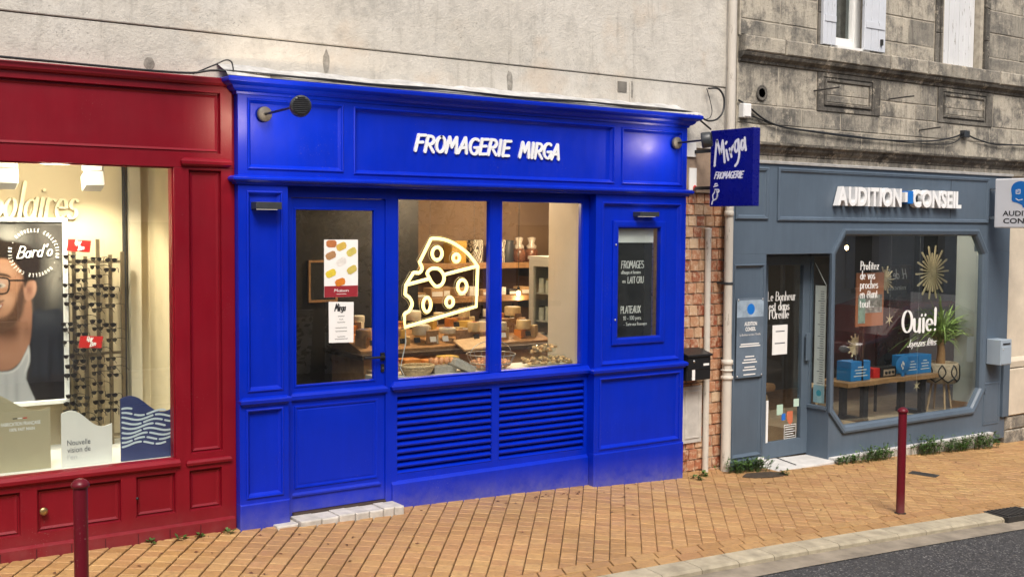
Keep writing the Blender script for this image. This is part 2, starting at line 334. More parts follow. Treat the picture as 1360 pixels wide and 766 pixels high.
# ------------------------------------------------------------------ lettering
def arc(cx, cz, rx, rz, a0, a1, n=14):
    return [(cx+rx*math.cos(R(a0+(a1-a0)*i/n)), cz+rz*math.sin(R(a0+(a1-a0)*i/n))) for i in range(n+1)]
G = {
 'A': (.62, [[(0,0),(.36,1)], [(.36,1),(.5,0)], [(.12,.34),(.46,.36)]]), 'B': (.55, [[(.06,0),(.1,1)], [(.1,1)]+arc(.28,.76,.2,.23,80,-90)+[(.1,.52)], [(.1,.52)]+arc(.3,.26,.22,.25,80,-90)+[(.06,0)]]),
 'C': (.56, [arc(.33,.5,.3,.5,50,310)]), 'D': (.6, [[(.08,0),(.1,1)], [(.1,1)]+arc(.2,.5,.34,.5,80,-80)+[(.08,0)]]),
 'E': (.54, [[(.06,0),(.12,1)], [(.12,.98),(.5,1)], [(.1,.52),(.42,.55)], [(.06,.02),(.46,.03)]]), 'F': (.54, [[(.04,0),(.14,1)], [(.14,.98),(.54,1)], [(.1,.52),(.42,.56)]]),
 'G': (.6, [arc(.34,.5,.3,.5,55,300), [(.5,.1),(.54,.44)], [(.32,.42),(.56,.45)]]), 'H': (.6, [[(.08,0),(.1,1)], [(.5,0),(.52,1)], [(.1,.5),(.5,.52)]]),
 'I': (.26, [[(.1,0),(.14,1)]]), 'J': (.4, [[(.3,1),(.3,.2)]+arc(.16,.18,.14,.18,0,-150)]), 'L': (.5, [[(.1,1),(.08,0)], [(.08,.02),(.46,.03)]]),
 'M': (.74, [[(.02,0),(.16,1)], [(.16,1),(.33,.36)], [(.33,.36),(.58,1)], [(.58,1),(.64,0)]]), 'N': (.62, [[(.06,0),(.1,1)], [(.1,1),(.48,0)], [(.48,0),(.52,1)]]),
 'O': (.62, [arc(.31,.5,.25,.49,95,455,20)]), 'P': (.52, [[(.06,0),(.1,1)], [(.1,1)]+arc(.26,.74,.22,.25,85,-90)+[(.08,.48)]]),
 'R': (.58, [[(.04,0),(.12,1)], [(.12,1)]+arc(.28,.74,.2,.25,85,-90)+[(.1,.49)], [(.2,.48),(.52,0)]]), 'S': (.5, [arc(.27,.75,.2,.24,40,270)+arc(.25,.25,.22,.25,90,-150)]),
 'T': (.52, [[(.26,0),(.28,1)], [(.02,.98),(.54,1)]]), 'U': (.6, [[(.08,1)]+arc(.3,.28,.22,.28,180,360)+[(.54,1)]]), 'V': (.56, [[(.04,1),(.28,0)], [(.28,0),(.54,1)]]), 'X': (.56, [[(.04,0),(.5,1)], [(.08,1),(.5,0)]]),
 'Z': (.5, [[(.05,1),(.45,1)], [(.45,1),(.05,0)], [(.05,0),(.46,0)]]),
 'a': (.44, [arc(.2,.26,.16,.26,60,400), [(.37,.55),(.37,.02)]]), 'b': (.44, [[(.07,0),(.07,1)], arc(.22,.27,.16,.27,140,-140)]), 'c': (.38, [arc(.22,.27,.17,.27,50,310)]),
 'd': (.45, [arc(.2,.27,.16,.27,40,320), [(.37,0),(.37,1)]]), 'e': (.42, [[(.06,.3),(.36,.3)]+arc(.21,.28,.16,.27,5,300)]), 'f': (.3, [arc(.24,.82,.12,.16,70,180)+[(.12,0)], [(.02,.55),(.26,.55)]]),
 'g': (.44, [arc(.2,.28,.15,.26,40,320), [(.37,.55),(.37,-.08)]+arc(.2,-.08,.17,.18,0,-140)]), 'h': (.45, [[(.07,0),(.07,1)], [(.07,.36)]+arc(.22,.36,.15,.19,150,0)+[(.37,0)]]),
 'i': (.2, [[(.1,0),(.1,.55)], [(.09,.78),(.11,.8)]]), 'j': (.2, [[(.12,.55),(.12,-.1)]+arc(.0,-.1,.12,.14,0,-100), [(.11,.78),(.13,.8)]]), 'l': (.2, [[(.1,0),(.1,1)]]),
 'm': (.66, [[(.07,0),(.07,.55)], [(.07,.36)]+arc(.2,.38,.12,.17,150,0)+[(.32,0)], [(.32,.36)]+arc(.45,.38,.12,.17,150,0)+[(.57,0)]]),
 'n': (.45, [[(.07,0),(.07,.55)], [(.07,.36)]+arc(.22,.37,.15,.18,150,0)+[(.37,0)]]), 'o': (.43, [arc(.21,.27,.16,.27,90,450,18)]), 'p': (.44, [[(.07,-.28),(.07,.55)], arc(.22,.27,.16,.27,140,-140)]),
 'r': (.33, [[(.07,0),(.07,.55)], [(.07,.34)]+arc(.22,.36,.15,.18,150,50)]), 's': (.36, [arc(.19,.41,.12,.14,40,270)+arc(.17,.14,.14,.14,90,-150)]), 't': (.3, [[(.12,.78),(.12,.14)]+arc(.22,.14,.1,.13,180,290), [(.01,.54),(.26,.54)]]),
 'u': (.45, [[(.07,.55)]+arc(.21,.2,.14,.2,180,350)+[(.37,.3)], [(.37,.55),(.37,0)]]), 'v': (.4, [[(.03,.55),(.19,0)], [(.19,0),(.36,.55)]]), 'x': (.4, [[(.03,0),(.36,.55)], [(.03,.55),(.36,0)]]),
 'y': (.4, [[(.03,.55),(.2,.04)], [(.36,.55),(.1,-.28)]]), 'z': (.4, [[(.04,.54),(.35,.54)], [(.35,.54),(.04,.01)], [(.04,.01),(.36,.01)]]),
 "'": (.16, [[(.1,1),(.07,.8)]]), '!': (.24, [[(.12,1),(.11,.3)], [(.1,.03),(.12,.05)]]), '.': (.16, [[(.06,.02),(.08,.04)]]), '-': (.4, [[(.06,.32),(.34,.34)]]), ' ': (.3, []),
 '1': (.3, [[(.04,.8),(.16,1),(.16,0)]]), '0': (.5, [arc(.25,.5,.18,.48,90,450,16)]), '%': (.6, [arc(.14,.78,.11,.2,90,450,8), arc(.46,.22,.11,.2,90,450,8), [(.1,0),(.5,1)]]),
}
G['é'] = (.42, G['e'][1]+[[(.2,.68),(.3,.84)]]); G['ê'] = (.42, G['e'][1]+[[(.1,.66),(.21,.82),(.32,.66)]]); G['ï'] = (.26, [[(.13,0),(.13,.55)], [(.02,.74),(.04,.76)], [(.22,.74),(.24,.76)]])
def ribbon(mb, pts, a, b, put, d0, d1):
    # a stroke drawn with an elliptical nib (half axes a, b); put maps (s, t, depth) to a point
    n = len(pts)
    if n == 2: pts = [(pts[0][0]+(pts[1][0]-pts[0][0])*i/3, pts[0][1]+(pts[1][1]-pts[0][1])*i/3) for i in range(4)]; n = 4
    Lft, Rgt = [], []; caps = []
    for i, p in enumerate(pts):
        q0, q1 = pts[max(i-1, 0)], pts[min(i+1, n-1)]; tx, tz = q1[0]-q0[0], q1[1]-q0[1]; l = math.hypot(tx, tz) or 1; tx /= l; tz /= l
        nx, nz = -tz, tx; w = math.hypot(a*nx, b*nz); Lft.append((p[0]+nx*w, p[1]+nz*w)); Rgt.append((p[0]-nx*w, p[1]-nz*w)); caps.append((tx, tz, w))
    def cap(p, t, sgn):
        tx, tz, w = t; out = []
        for k in range(1, 4):
            ang = math.pi*k/4; out.append((p[0]+(math.cos(ang)*(-tz)*w*sgn+math.sin(ang)*tx*w*sgn), p[1]+(math.cos(ang)*tx*w*sgn+math.sin(ang)*tz*w*sgn)))
        return out
    endc = cap(pts[-1], caps[-1], 1); startc = cap(pts[0], caps[0], -1)
    loop = Lft+endc+Rgt[::-1]+startc; m = len(loop)
    V = [put(s, t, d1) for s, t in loop]+[put(s, t, d0) for s, t in loop]; F = []
    for i in range(n-1): F.append((i, i+1, n+3+(n-1-(i+1)), n+3+(n-1-i)))
    F.append((n-1, n, n+1, n+2, n+3)); F.append((2*n+3, 2*n+4, 2*n+5, 0) if False else (2*n+2, 2*n+3, 2*n+4, 2*n+5, 0))
    if d1 != d0: F += [(i, i+m, (i+1) % m+m, (i+1) % m) for i in range(m)]
    mb.add(V, F)
def strokes(text, s0, t0, h, put, nib=(.07, .07), narrow=1.0, slant=0.0, track=0.0, depth=.003, wob=0.0, rise=0.0, each=None):
    """each(mb, ch) is called per letter when given, otherwise everything goes into one MB"""
    mb = MB(); s = s0; rg = random.Random(hash(text) % 1000 if False else len(text)*31+ord(text[0])); k = 0
    for ch in text:
        w, st = G[ch]; one = MB() if each else mb; dt = rg.uniform(-wob, wob)*h
        for stroke in st:
            k += 1
            pts = [(s+(x+z*slant)*h*narrow, t0+z*h+dt+rise*(s-s0)) for x, z in stroke]
            ribbon(one, pts, nib[0]*h, nib[1]*h, put, 0, depth+(k % 4)*.0004)
        if each and st: each(one, ch)
        s += (w+track)*h*narrow
    return mb, s-s0
def XZ(y): return lambda s, t, d: (s, y-d, t)
def YZ(x): return lambda s, t, d: (x-d, s, t)       # on a face that looks towards -X; s runs along Y
def text_width(text, h, narrow=1.0, track=0.0): return sum((G[c][0]+track)*h*narrow for c in text)
def fit(text, s0, s1, t0, h, put, **k):
    w = text_width(text, h, 1.0, k.get('track', 0)); return strokes(text, s0, t0, h, put, narrow=(s1-s0)/w, **k)[0]
def font_text(text, size, extrude, bold=0.0):
    c = bpy.data.curves.new('t', 'FONT'); c.body = text; c.size = size; c.extrude = extrude; c.offset = bold; c.resolution_u = 3
    o = bpy.data.objects.new('t', c); COL.objects.link(o); dg = bpy.context.evaluated_depsgraph_get(); me = o.evaluated_get(dg).to_mesh()
    V = [tuple(v.co) for v in me.vertices]; F = [tuple(p.vertices) for p in me.polygons]; o.evaluated_get(dg).to_mesh_clear(); bpy.data.objects.remove(o); bpy.data.curves.remove(c)
    return V, F
def sans(mb, text, s0, s1, t0, h, put, extrude=.0, bold=0.0):
    V, F = font_text(text, 1.0, extrude/h if h else 0, bold)
    x0 = min(v[0] for v in V); x1 = max(v[0] for v in V); sc = (s1-s0)/(x1-x0)
    mb.add([put(s0+(x-x0)*sc, t0+y*h/.7, z*h+.0006) for x, y, z in V], F)
    return mb
# ------------------------------------------------------------------ ground, road, kerb, pavement
def sheet(name, mat, y0, y1, dz, xs=None, ny=1):
    mb = MB(); xs = xs or [-60, -20, -6, -3, -1.5, -.75, 0, .5, 1, 1.5, 2, 2.5, 3.06, 3.6, 4.16, 5.2, 6.2, 7.6, 9, 11, 14, 25, 60]
    ys = [y0+(y1-y0)*j/ny for j in range(ny+1)]; n = len(xs)
    V = [(x, y, ground_z(x, y)+dz) for y in ys for x in xs]; F = [(j*n+i, j*n+i+1, (j+1)*n+i+1, (j+1)*n+i) for j in range(ny) for i in range(n-1)]
    return structure(mb.add(V, F).build(name, mat))
sheet('ground', JOINT, -60, 40, -.16)
sheet('road', ASPHALT, -7.0, -2.31, -.050)
sheet('far_pavement', GUTTER, -9.2, -7.0, .06)
pav = sheet('pavement', JOINT, -1.95, .36, -.028)
YB, YK = -1.715, -1.955      # inner edge of the border rows, back of the kerb
UP = lambda x, y: Vector((-(ground_z(x+.05, y)-ground_z(x-.05, y))/.1, -.02, 1)).normalized()
def clip(poly, nx, ny, c):   # keep nx*x + ny*y <= c
    out = []
    for i, p in enumerate(poly):
        q = poly[(i+1) % len(poly)]; dp = nx*p[0]+ny*p[1]-c; dq = nx*q[0]+ny*q[1]-c
        if dp <= 0: out.append(p)
        if dp*dq < 0: t = dp/(dp-dq); out.append((p[0]+(q[0]-p[0])*t, p[1]+(q[1]-p[1])*t))
    return out
def pmesh(poly):             # a chamfered stone from a polygon in local XY, top at z = 0
    n = len(poly); cx = sum(p[0] for p in poly)/n; cy = sum(p[1] for p in poly)/n
    def ins(p, d): l = math.hypot(p[0]-cx, p[1]-cy) or 1; return (p[0]-(p[0]-cx)/l*d, p[1]-(p[1]-cy)/l*d)
    V = [(x, y, -.05) for x, y in poly]+[(x, y, -.0045) for x, y in poly]+[(*ins(p, .0065), 0) for p in poly]
    F = [tuple(range(2*n, 3*n))]+[(i, (i+1) % n, n+(i+1) % n, n+i) for i in range(n)]+[(n+i, n+(i+1) % n, 2*n+(i+1) % n, 2*n+i) for i in range(n)]
    return V, F
PW, PL = .1040, .1205        # paver width across a row, pitch along it
rg = random.Random(3)
stones = []                  # (distance, local polygon or None, centre, angle, tilt)
def add_stone(corners, jit=1.0):
    cx = sum(p[0] for p in corners)/len(corners); cy = sum(p[1] for p in corners)/len(corners)
    stones.append((math.hypot(cx-CAM.x, cy-CAM.y), corners, cx, cy, rg.uniform(-.0022, .0022)*jit))
row = -30
while True:
    xb = .1+.142*row; row += 1
    if xb > 13: break
    if xb < -3.6: continue
    ang = R(min(50, max(34, 37+1.28*(xb+.7)))); wid = .5*PW
    off = rg.uniform(0, PL); k = 0
    while True:
        s0 = -.14+off-PL+k*PL; k += 1
        s1 = s0+PL-.0085
        if s0*math.cos(ang) > 2.1: break
        grow = 1+.035*max(0, s0)            # the rows fan out a little towards the shops
        P = []
        for s, w in ((s0, wid*grow), (s1, wid*grow), (s1, -wid*grow), (s0, -wid*grow)):
            P.append((xb+math.sin(ang)*s-math.cos(ang)*w/1.0, YB+math.cos(ang)*s+math.sin(ang)*w))
        P = clip(P, 0, -1, -(YB+.004))
        if len(P) < 3: continue
        cx = sum(p[0] for p in P)/len(P); cy = sum(p[1] for p in P)/len(P)
        lim = .06 if cx < 4.1 else (.22 if cx < 4.84 else .08)
        if 5.3 < cx < 6.26: lim = .02
        if .2 < cx < 1.24: lim = -.06
        if min(p[1] for p in P) > lim or cx < -3.2 or cx > 12.5: continue
        pieces = [P]
        if cy < -.42 and abs(cx-4.77) < .3:     # the seam where two laid fields meet
            pieces = [clip(P, 1, 0, 4.715), clip(P, -1, 0, -4.835)]
        for Q in pieces:
            if len(Q) >= 3:
                ar = abs(sum(Q[i][0]*Q[(i+1) % len(Q)][1]-Q[(i+1) % len(Q)][0]*Q[i][1] for i in range(len(Q))))/2
                if ar > .0011: add_stone(Q)
for i in range(8):                               # the seam's own row
    y0 = -.45-i*.155; add_stone([(4.72, y0-.151), (4.83, y0-.151), (4.83, y0), (4.72, y0)])
for j in range(2):                               # border rows beside the kerb
    y1 = YB-.002-j*.12; x = -3.2+.07*j
    while x < 12.5:
        l = .2+rg.uniform(-.01, .01); sk = .05
        add_stone([(x, y1-.110), (x+l-.009, y1-.110), (x+l-.009+sk, y1), (x+sk, y1)], .7); x += l
def seen(x, y):
    d = Vector((x, y, ground_z(x, y)))-CAM; dep = d.dot(fw); u = 680+1500*d.dot(r2)/dep; v = 383-1500*d.dot(u2)/dep
    return dep > 0 and -5 < u < 1365 and v < 772
stones.sort(key=lambda t: t[0])
rest = MB(); nseen = 0; cache = {}
base_q = None
for d, P, cx, cy, dz in stones:
    L_ = [(p[0]-cx, p[1]-cy) for p in P]
    if seen(cx, cy) and nseen < 298:
        nseen += 1
        e = L_[1][0]-L_[0][0], L_[1][1]-L_[0][1]; key = (len(L_),)+tuple(round(c, 3) for p in L_ for c in p)
        if key not in cache:
            me = bpy.data.meshes.new('paver'); V, F = pmesh(L_); me.from_pydata(V, [], F); me.materials.append(PAVER); cache[key] = me
        o = bpy.data.objects.new('paver', cache[key]); COL.objects.link(o); o.parent = pav
        up_ = UP(cx, cy)+Vector((rg.uniform(-.01, .01), rg.uniform(-.01, .01), 0)); o.location = (cx, cy, ground_z(cx, cy)+dz)
        o.rotation_mode = 'QUATERNION'; o.rotation_quaternion = Vector((0,0,1)).rotation_difference(up_.normalized())
    else:
        V, F = pmesh(L_); q = Vector((0,0,1)).rotation_difference((UP(cx, cy)+Vector((rg.uniform(-.01, .01), rg.uniform(-.01, .01), 0))).normalized())
        rest.add([q @ Vector(v)+Vector((cx, cy, ground_z(cx, cy)+dz)) for v in V], F)
stuff(rest.build('paver_field', PAVER, pav))
kerb = thing('kerb', 'low pale concrete kerb along the edge of the road', 'kerb', (3, -2.05, 0))
x = -3.2
while x < 13:
    l = .345; mb = MB(); c = .012
    zf = lambda X, Y: ground_z(X, Y)
    for a, b_, h in ((x, x+l-.006, 0),):
        ys = [(YK, -.15), (YK, -.002), (YK-.155, -.006), (YK-.175, -.02), (YK-.178, -.15)]
        V = [(X, Y, zf(X, Y)+z) for X in (a, b_) for Y, z in ys]; n = len(ys)
        mb.add(V, [(i, i+1, n+i+1, n+i) for i in range(n-1)]+[tuple(range(n-1, -1, -1)), tuple(range(n, 2*n))])
    mb.build('kerb_stone', CONC, kerb); x += l
sheet('gutter', GUTTER, -2.33, -2.12, -.044)
gd = thing('drain_grate', 'dark cast iron gutter grate set into the kerb at the right edge', 'grate', (5.98, -2.02, ground_z(5.98, -2.02)))
mb = MB(); x0 = 5.80
mb.slab([(x0,-2.16),(x0+.5,-2.16),(x0+.5,-1.93),(x0,-1.93)], lambda X, Y: ground_z(X, Y)-.1, lambda X, Y: ground_z(X, Y)+.002); mb.build('frame', M('cast_iron', (.03, .028, .026), .6, .3, 30, 60, .3), gd)
for i in range(8):
    MB().slab([(x0+.03+i*.057,-2.14),(x0+.06+i*.057,-2.14),(x0+.06+i*.057,-1.95),(x0+.03+i*.057,-1.95)], lambda X, Y: ground_z(X, Y), lambda X, Y: ground_z(X, Y)+.012).build('bar', MATS['cast_iron'], gd)
mb = MB(); gz = lambda X, Y: ground_z(X, Y)
plate = mb.slab([(6.60,-.62),(6.70,-.86),(6.86,-.80),(6.76,-.56)], lambda X, Y: gz(X, Y)-.03, lambda X, Y: gz(X, Y)+.003).build('valve_cover', MATS['cast_iron'])
tag(plate, 'small dark iron valve cover set in the paving behind the right bollard', 'cover')

# ------------------------------------------------------------------ bollards
def bollard(x, y, label):
    z = ground_z(x, y); t = thing('bollard', label, 'bollard', (x, y, z), 'dark red bollards on the pavement edge')
    MB().lathe((x, y, z-.05), [(.034, 0), (.034, .885)], 20).build('post', BOLL, t)
    MB().lathe((x, y, z+.834), [(.035, 0), (.043, .002), (.044, .014), (.039, .024), (.030, .034), (.016, .042), (0, .045)], 20).build('cap', BOLL, t)
    MB().lathe((x, y, z-.02), [(.048, 0), (.048, .022), (.036, .026)], 20).build('base_collar', JOINT, t)
bollard(-1.475, -1.68, 'dark red metal bollard in front of the red optician front')
bollard(5.005, -1.69, 'dark red metal bollard in front of the grey shop window')

# ------------------------------------------------------------------ rendered building over the red and blue shops
bld = thing('rendered_building', 'grey beige rendered upper wall above the red and blue shopfronts', 'building', (2, .2, 3))
b1 = MB(); b1.box(-14, 4.815, .134, .5, 3.0, 3.567); b1.build('lower_wall', STUCCO, bld, .006)
b2 = MB(); b2.box(-14, 4.815, .125, .5, 3.572, 5.6); b2.build('upper_wall', STUCCO, bld, .008)
MB().box(-14, 4.815, .15, .5, 3.56, 3.58).build('groove', M('grime', (.16, .15, .13), .95, .5, 5), bld)
for x, z, w, h in ((.72, 3.45, .05, .17), (2.33, 3.43, .055, .2), (3.62, 3.47, .04, .16), (-.55, 3.33, .07, .09)):   # rough filled-in holes
    mb = MB(); n = 12
    poly = [(x+w*(.8+.35*rg.random())*math.cos(2*math.pi*i/n)*.5, z+h*(.8+.3*rg.random())*math.sin(2*math.pi*i/n)*.5) for i in range(n)]
    mb.prism(poly, .131, .16); mb.build('mortar_patch', M('grey_mortar', (.25, .235, .205), .95, .45, 25, 60, .8), bld)
MB().box(3.46, 3.56, .128, .2, 3.44, 3.53).build('vent_grille', M('grime', (.1,.1,.1)), bld)
MB().tube([(3.60, .13, 3.53), (3.60, .13, 3.28)], .009, 6).build('wall_conduit', STUCCO, bld)
# corner return of the wall beside the downpipe
MB().box(4.755, 4.813, .06, .124, 3.0, 5.6).build('corner_strip', M('corner_render', (.47, .45, .41), .95, .2, 6, 50, .5), bld)

# ------------------------------------------------------------------ stone building over the grey shop
sb = thing('stone_building', 'soot stained limestone upper facade above the grey shop', 'building', (7, .1, 3))
MB().board(4.86, 16, 2.93, 4.06, .0855, .6).build('mortar_bed', MORTAR, sb); MB().board(4.86, 16, 4.06, 6.25, .066, .6, [(6.14, 6.70, 4.06, 6.2), (7.99, 8.66, 4.06, 6.2), (10.2, 10.9, 4.06, 6.2)]).build('mortar_bed', MORTAR, sb)
rg = random.Random(11)
def block(x0, x1, z0, z1, y=.08, mat=STONE, b=.008):
    MB().cbox(x0+.003, x1-.003, y+rg.uniform(-.003, .003), .108, z0+.003, z1-.003, b).build('stone_block', mat, sb)
def course(x0, x1, z0, z1, lo, hi, y=.08, mat=STONE, cuts=None):
    x = x0
    while x < x1-.02:
        w = rg.uniform(lo, hi)
        if x1-x-w < lo*.6: w = x1-x
        block(x, x+w, z0, z1, y, mat); x += w
course(4.875, 11.6, 3.085, 3.255, .35, .75); course(4.875, 11.6, 3.255, 3.435, .4, .8, .078)
def string_course(name, prof, mat=STONED, parts=((4.87, 6.95), (6.955, 8.97), (8.975, 11.6))):
    for a, b in parts: MB().run(a, b, .085, prof, mitre=False).build(name, mat, sb, .004)
string_course('lower_cornice', [(0, 2.965), (.02, 2.97), (.025, 2.99), (.06, 3.02), (.07, 3.05), (.1, 3.06), (.105, 3.08), (0, 3.09)])
string_course('lintel_band', [(0, 2.90), (.015, 2.90), (.015, 2.965), (0, 2.966)], STONE)
string_course('sill_moulding', [(0, 3.815), (.02, 3.82), (.025, 3.845), (.07, 3.875), (.085, 3.905), (0, 3.91)])
x = 4.87
for w in (.55, .6, .5, .48, .62, .7, .65, .72, .6, .8, .8): MB().cbox(x, x+w-.007, -.015+rg.uniform(-.004, .004), .09, 3.91, 4.055, .012).build('sill_stone', STONE, sb); x += w
# zone between the courses and the sill: flat stones and sunk panels framed by mouldings
for a, b in ((4.875, 5.42), (5.42, 5.97)): block(a, b, 3.435, 3.815)
for a, b in ((6.96, 7.33), (7.33, 7.62), (7.62, 7.93)): block(a, b, 3.60, 3.815); 
course(6.96, 7.93, 3.435, 3.60, .35, .6)
for a, b in ((8.98, 9.5), (9.5, 10.1), (10.9, 11.6)): block(a, b, 3.435, 3.815)
for (x0, x1) in ((5.97, 6.95), (7.93, 8.96), (10.1, 10.9)):
    f = MB().board(x0+.004, x1-.004, 3.437, 3.813, .070, .086, [(x0+.09, x1-.13, 3.475, 3.775)]); f.frame(x0+.09, x1-.13, 3.475, 3.775, [(0, .070), (.0, .083), (.02, .083), (.022, .066), (.045, .066), (.05, .0845)])
    pn = f.build('panel_surround', STONED, sb, .003)
    xm = (x0+x1)/2
    for a, b, c, d in ((x0+.145, xm-.1, 3.6, 3.722), (xm-.1, x1-.185, 3.6, 3.722), (x0+.145, xm, 3.528, 3.6), (xm, x1-.185, 3.528, 3.6)):
        MB().cbox(a+.002, b-.002, .079, .108, c+.002, d-.002, .006).build('stone_block', STONE, sb)
# piers and jambs between the upper windows
def pier(x0, x1, jl, jr):
    z = 4.06; k = 0
    while z < 6.0:
        h = [.15, .27, .25, .30, .28][k % 5]
        a, b = x0+(.16 if jl else 0), x1-(.16 if jr else 0)
        if k % 2: m = a+(b-a)*rg.uniform(.38, .6); block(a, m, z, z+h, .06); block(m, b, z, z+h, .06)
        else: block(a, b, z, z+h, .06)
        z += h; k += 1
    for on, e, s in ((jl, x0, 1), (jr, x1, -1)):
        if not on: continue
        zz = 4.06
        for h in (.32, .36, .34, .38, .4):
            for i, (o0, o1, y) in enumerate(((0, .05, .07), (.05, .085, .03), (.085, .155, .045))):
                lo, hi = sorted((e+s*o0, e+s*o1)); MB().cbox(lo+.002, hi-.002, y, .11, zz+.003, zz+h-.003, .006).build('jamb_stone', STONED, sb)
            zz += h
pier(4.875, 6.09, False, True); pier(6.71, 7.98, True, True); pier(8.67, 10.19, True, True)
mb = MB(); mb.lathe((5.18, .078, 3.548), [(.075, -.012), (.07, -.016), (.05, -.01), (.045, .03)], 18, (0, 1, 0)); mb.build('round_vent', STONED, sb)
MB().lathe((5.18, .066, 3.548), [(.044, 0), (.0, .0)], 18, (0, 1, 0)).build('vent_hole', M('grime', (.1,.1,.1)), sb)
for x, z, dx in ((5.925, 3.622, .17), (7.088, 3.622, .2), (7.62, 3.33, .06)):
    tag(MB().tube([(x, .09, z), (x+dx*.25, -.06, z+.012), (x+dx*.5, -.16, z+.02)], .008, 6).build('iron_pin', M('cast_iron', (.03,.028,.026)), ), {5.925: 'iron pin sticking out left of the framed stone panel', 7.088: 'iron pin sticking out of the flat stone between two framed panels', 7.62: 'short iron stub above the grey shop cable'}[x], 'pin')
for k, (x0, x1, lab) in enumerate(((6.22, 6.68, 'upper window with white frame and one pale shutter folded back on each side'),)):
    w = thing('upper_window', lab, 'window', (x0, .3, 4.06))
    MB().board(x0-.08, x1+.02, 4.062, 6.2, .15, .26, [(x0+.06, x1-.08, 4.16, 6.1)]).build('frame', WHITE, w, .004)
    MB().frame(x0+.06, x1-.08, 4.16, 6.1, [(0, .155), (.03, .155), (.035, .17), (.04, .19)]).build('sash', WHITE, w)
    MB().box(x0+.09, x1-.11, .18, .186, 4.19, 6.08).build('pane', GLASS, w)
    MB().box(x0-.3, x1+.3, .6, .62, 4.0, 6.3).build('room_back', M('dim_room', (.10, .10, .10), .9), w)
    MB().box(x0-.02, x1+.02, .03, .2, 4.057, 4.085).build('sill', WHITE, w)
    for s, xa in ((0, 5.965), (1, 6.59)):
        mbs = MB(); 
        wd = (.065, .113)[s]
        for i in range(3): mbs.cbox(xa+i*wd, xa+(i+1)*wd-.004, .012, .045, 4.075, 6.2, .004)
        sh = mbs.build('shutter', PEELB, w)
        MB().box(xa+.02, xa+wd*2.8, .004, .012, 4.30, 4.36).build('hinge_strap', PEELB, sh)
    MB().obox((6.85, .0, 4.17), (.012, 0, 0), (0, .012, 0), (0, 0, .03)).build('shutter_catch', M('cast_iron', (.03,.028,.026)), w)
def closed_shutters(x0, x1, lab):
    w = thing('closed_shutters', lab, 'shutters', (x0, .2, 4.06))
    n = 7; st = (x1-x0)/n
    for i in range(n): MB().cbox(x0+i*st+.002, x0+(i+1)*st-.002, .13+.006*rg.random(), .17, 4.065, 6.2, .005).build('plank', PEEL, w)
closed_shutters(7.995, 8.655, 'closed white plank shutters with peeling paint beside the open window')
closed_shutters(10.205, 10.895, 'closed plank shutters further along the stone facade')

# ------------------------------------------------------------------ rendered building at the right edge
rb = thing('right_building', 'cream rendered wall with stone base at the far right edge', 'building', (9.6, .1, -.2))
CREAMR = M('cream_render', (.60, .53, .42), .95, .15, 3, 50, .5)
MB().box(9.42, 16, .10, .5, .78, 2.93).build('wall', CREAMR, rb, .006)
MB().run(9.42, 16, .10, [(0, .66), (.05, .67), (.055, .74), (.02, .78), (0, .785)], mitre=False).build('ledge', CREAMR, rb)
MB().cbox(9.42, 12, .05, .4, .10, .655, .012).build('base_panel', CREAMR, rb)
for i, (a, b, c, d) in enumerate(((9.42, 9.75, -.3, -.07), (9.75, 10.3, -.35, -.07), (9.42, 9.95, -.07, .095), (9.95, 10.6, -.07, .095))): MB().cbox(a, b-.008, .07, .4, c, d-.006, .015).build('base_stone', STONE, rb)
# stone sides behind the tile strip
# ------------------------------------------------------------------ panelled joinery
def panelled(parent, name, x0, x1, z0, z1, y, thick, holes, mat, open_=(), pname='panel', depth=.022, recess=False):
    o = MB().board(x0, x1, z0, z1, y, y+thick, list(holes)+list(open_)).build(name, mat, parent, .003)
    for h in holes:
        p = MB(); a, b, c, d = h; e = .0015
        if recess: p.frame(a, b, c, d, [(-.001, y-.0006), (.0, y+.002), (.003, y+depth), (.012, y+depth), (.016, y+depth-.008), (.03, y+depth)])
        else: p.frame(a-.0, b+.0, c-.0, d+.0, [(-.004, y-.0005), (-.003, y-.006), (.004, y-.010), (.010, y-.008), (.014, y+.004), (.022, y+depth*.6), (.030, y+depth)])
        p.quad((a+.03, y+depth, c+.03), (b-.03, y+depth, c+.03), (b-.03, y+depth, d-.03), (a+.03, y+depth, d-.03))
        p.build(pname, mat, parent)
    return o
def pane(parent, x0, x1, z0, z1, y, name='glass', mat=None): return MB().box(x0, x1, y, y+.006, z0, z1).build(name, mat or GLASS, parent)
def gz_low(x0, x1): return min(ground_z(x0), ground_z(x1))-.05

# ================================================================== blue cheese shop
bs = thing('blue_shopfront', 'bright blue panelled wooden shopfront with white brush lettering, in the middle', 'shopfront', (0, 0, .15))
panelled(bs, 'frieze', 0, 4.161, 2.605, 3.175, 0, .10, [(.07, .785, 2.66, 3.135), (.873, 3.318, 2.65, 3.128), (3.405, 4.10, 2.648, 3.12)], BLUE, pname='frieze_panel')
MB().run(0, 4.161, 0, [(0, 3.158), (.012, 3.16), (.016, 3.178), (.034, 3.184), (.05, 3.198), (.058, 3.214), (.085, 3.226), (.098, 3.236), (.10, 3.26), (.09, 3.268), (0, 3.27)], .14).build('cornice', BLUE, bs, .002)
mb = MB()      # painted flashing running up from the cornice to the wall
rg = random.Random(5); xs = [-.10+i*4.36/60 for i in range(61)]
top = [3.362+.004*math.sin(i*.7)+rg.uniform(-.006, .006)-(.05 if i > 58 else 0) for i in range(61)]
for i in range(60):
    a, b = xs[i], xs[i+1]
    mb.quad((a,-.085,3.272),(b,-.085,3.272),(b,-.06,3.295),(a,-.06,3.295)); mb.quad((a,-.06,3.295),(b,-.06,3.295),(b,.105,top[i+1]),(a,.105,top[i])); mb.quad((a,.105,top[i]),(b,.105,top[i+1]),(b,.138,top[i+1]+.004),(a,.138,top[i]+.004))
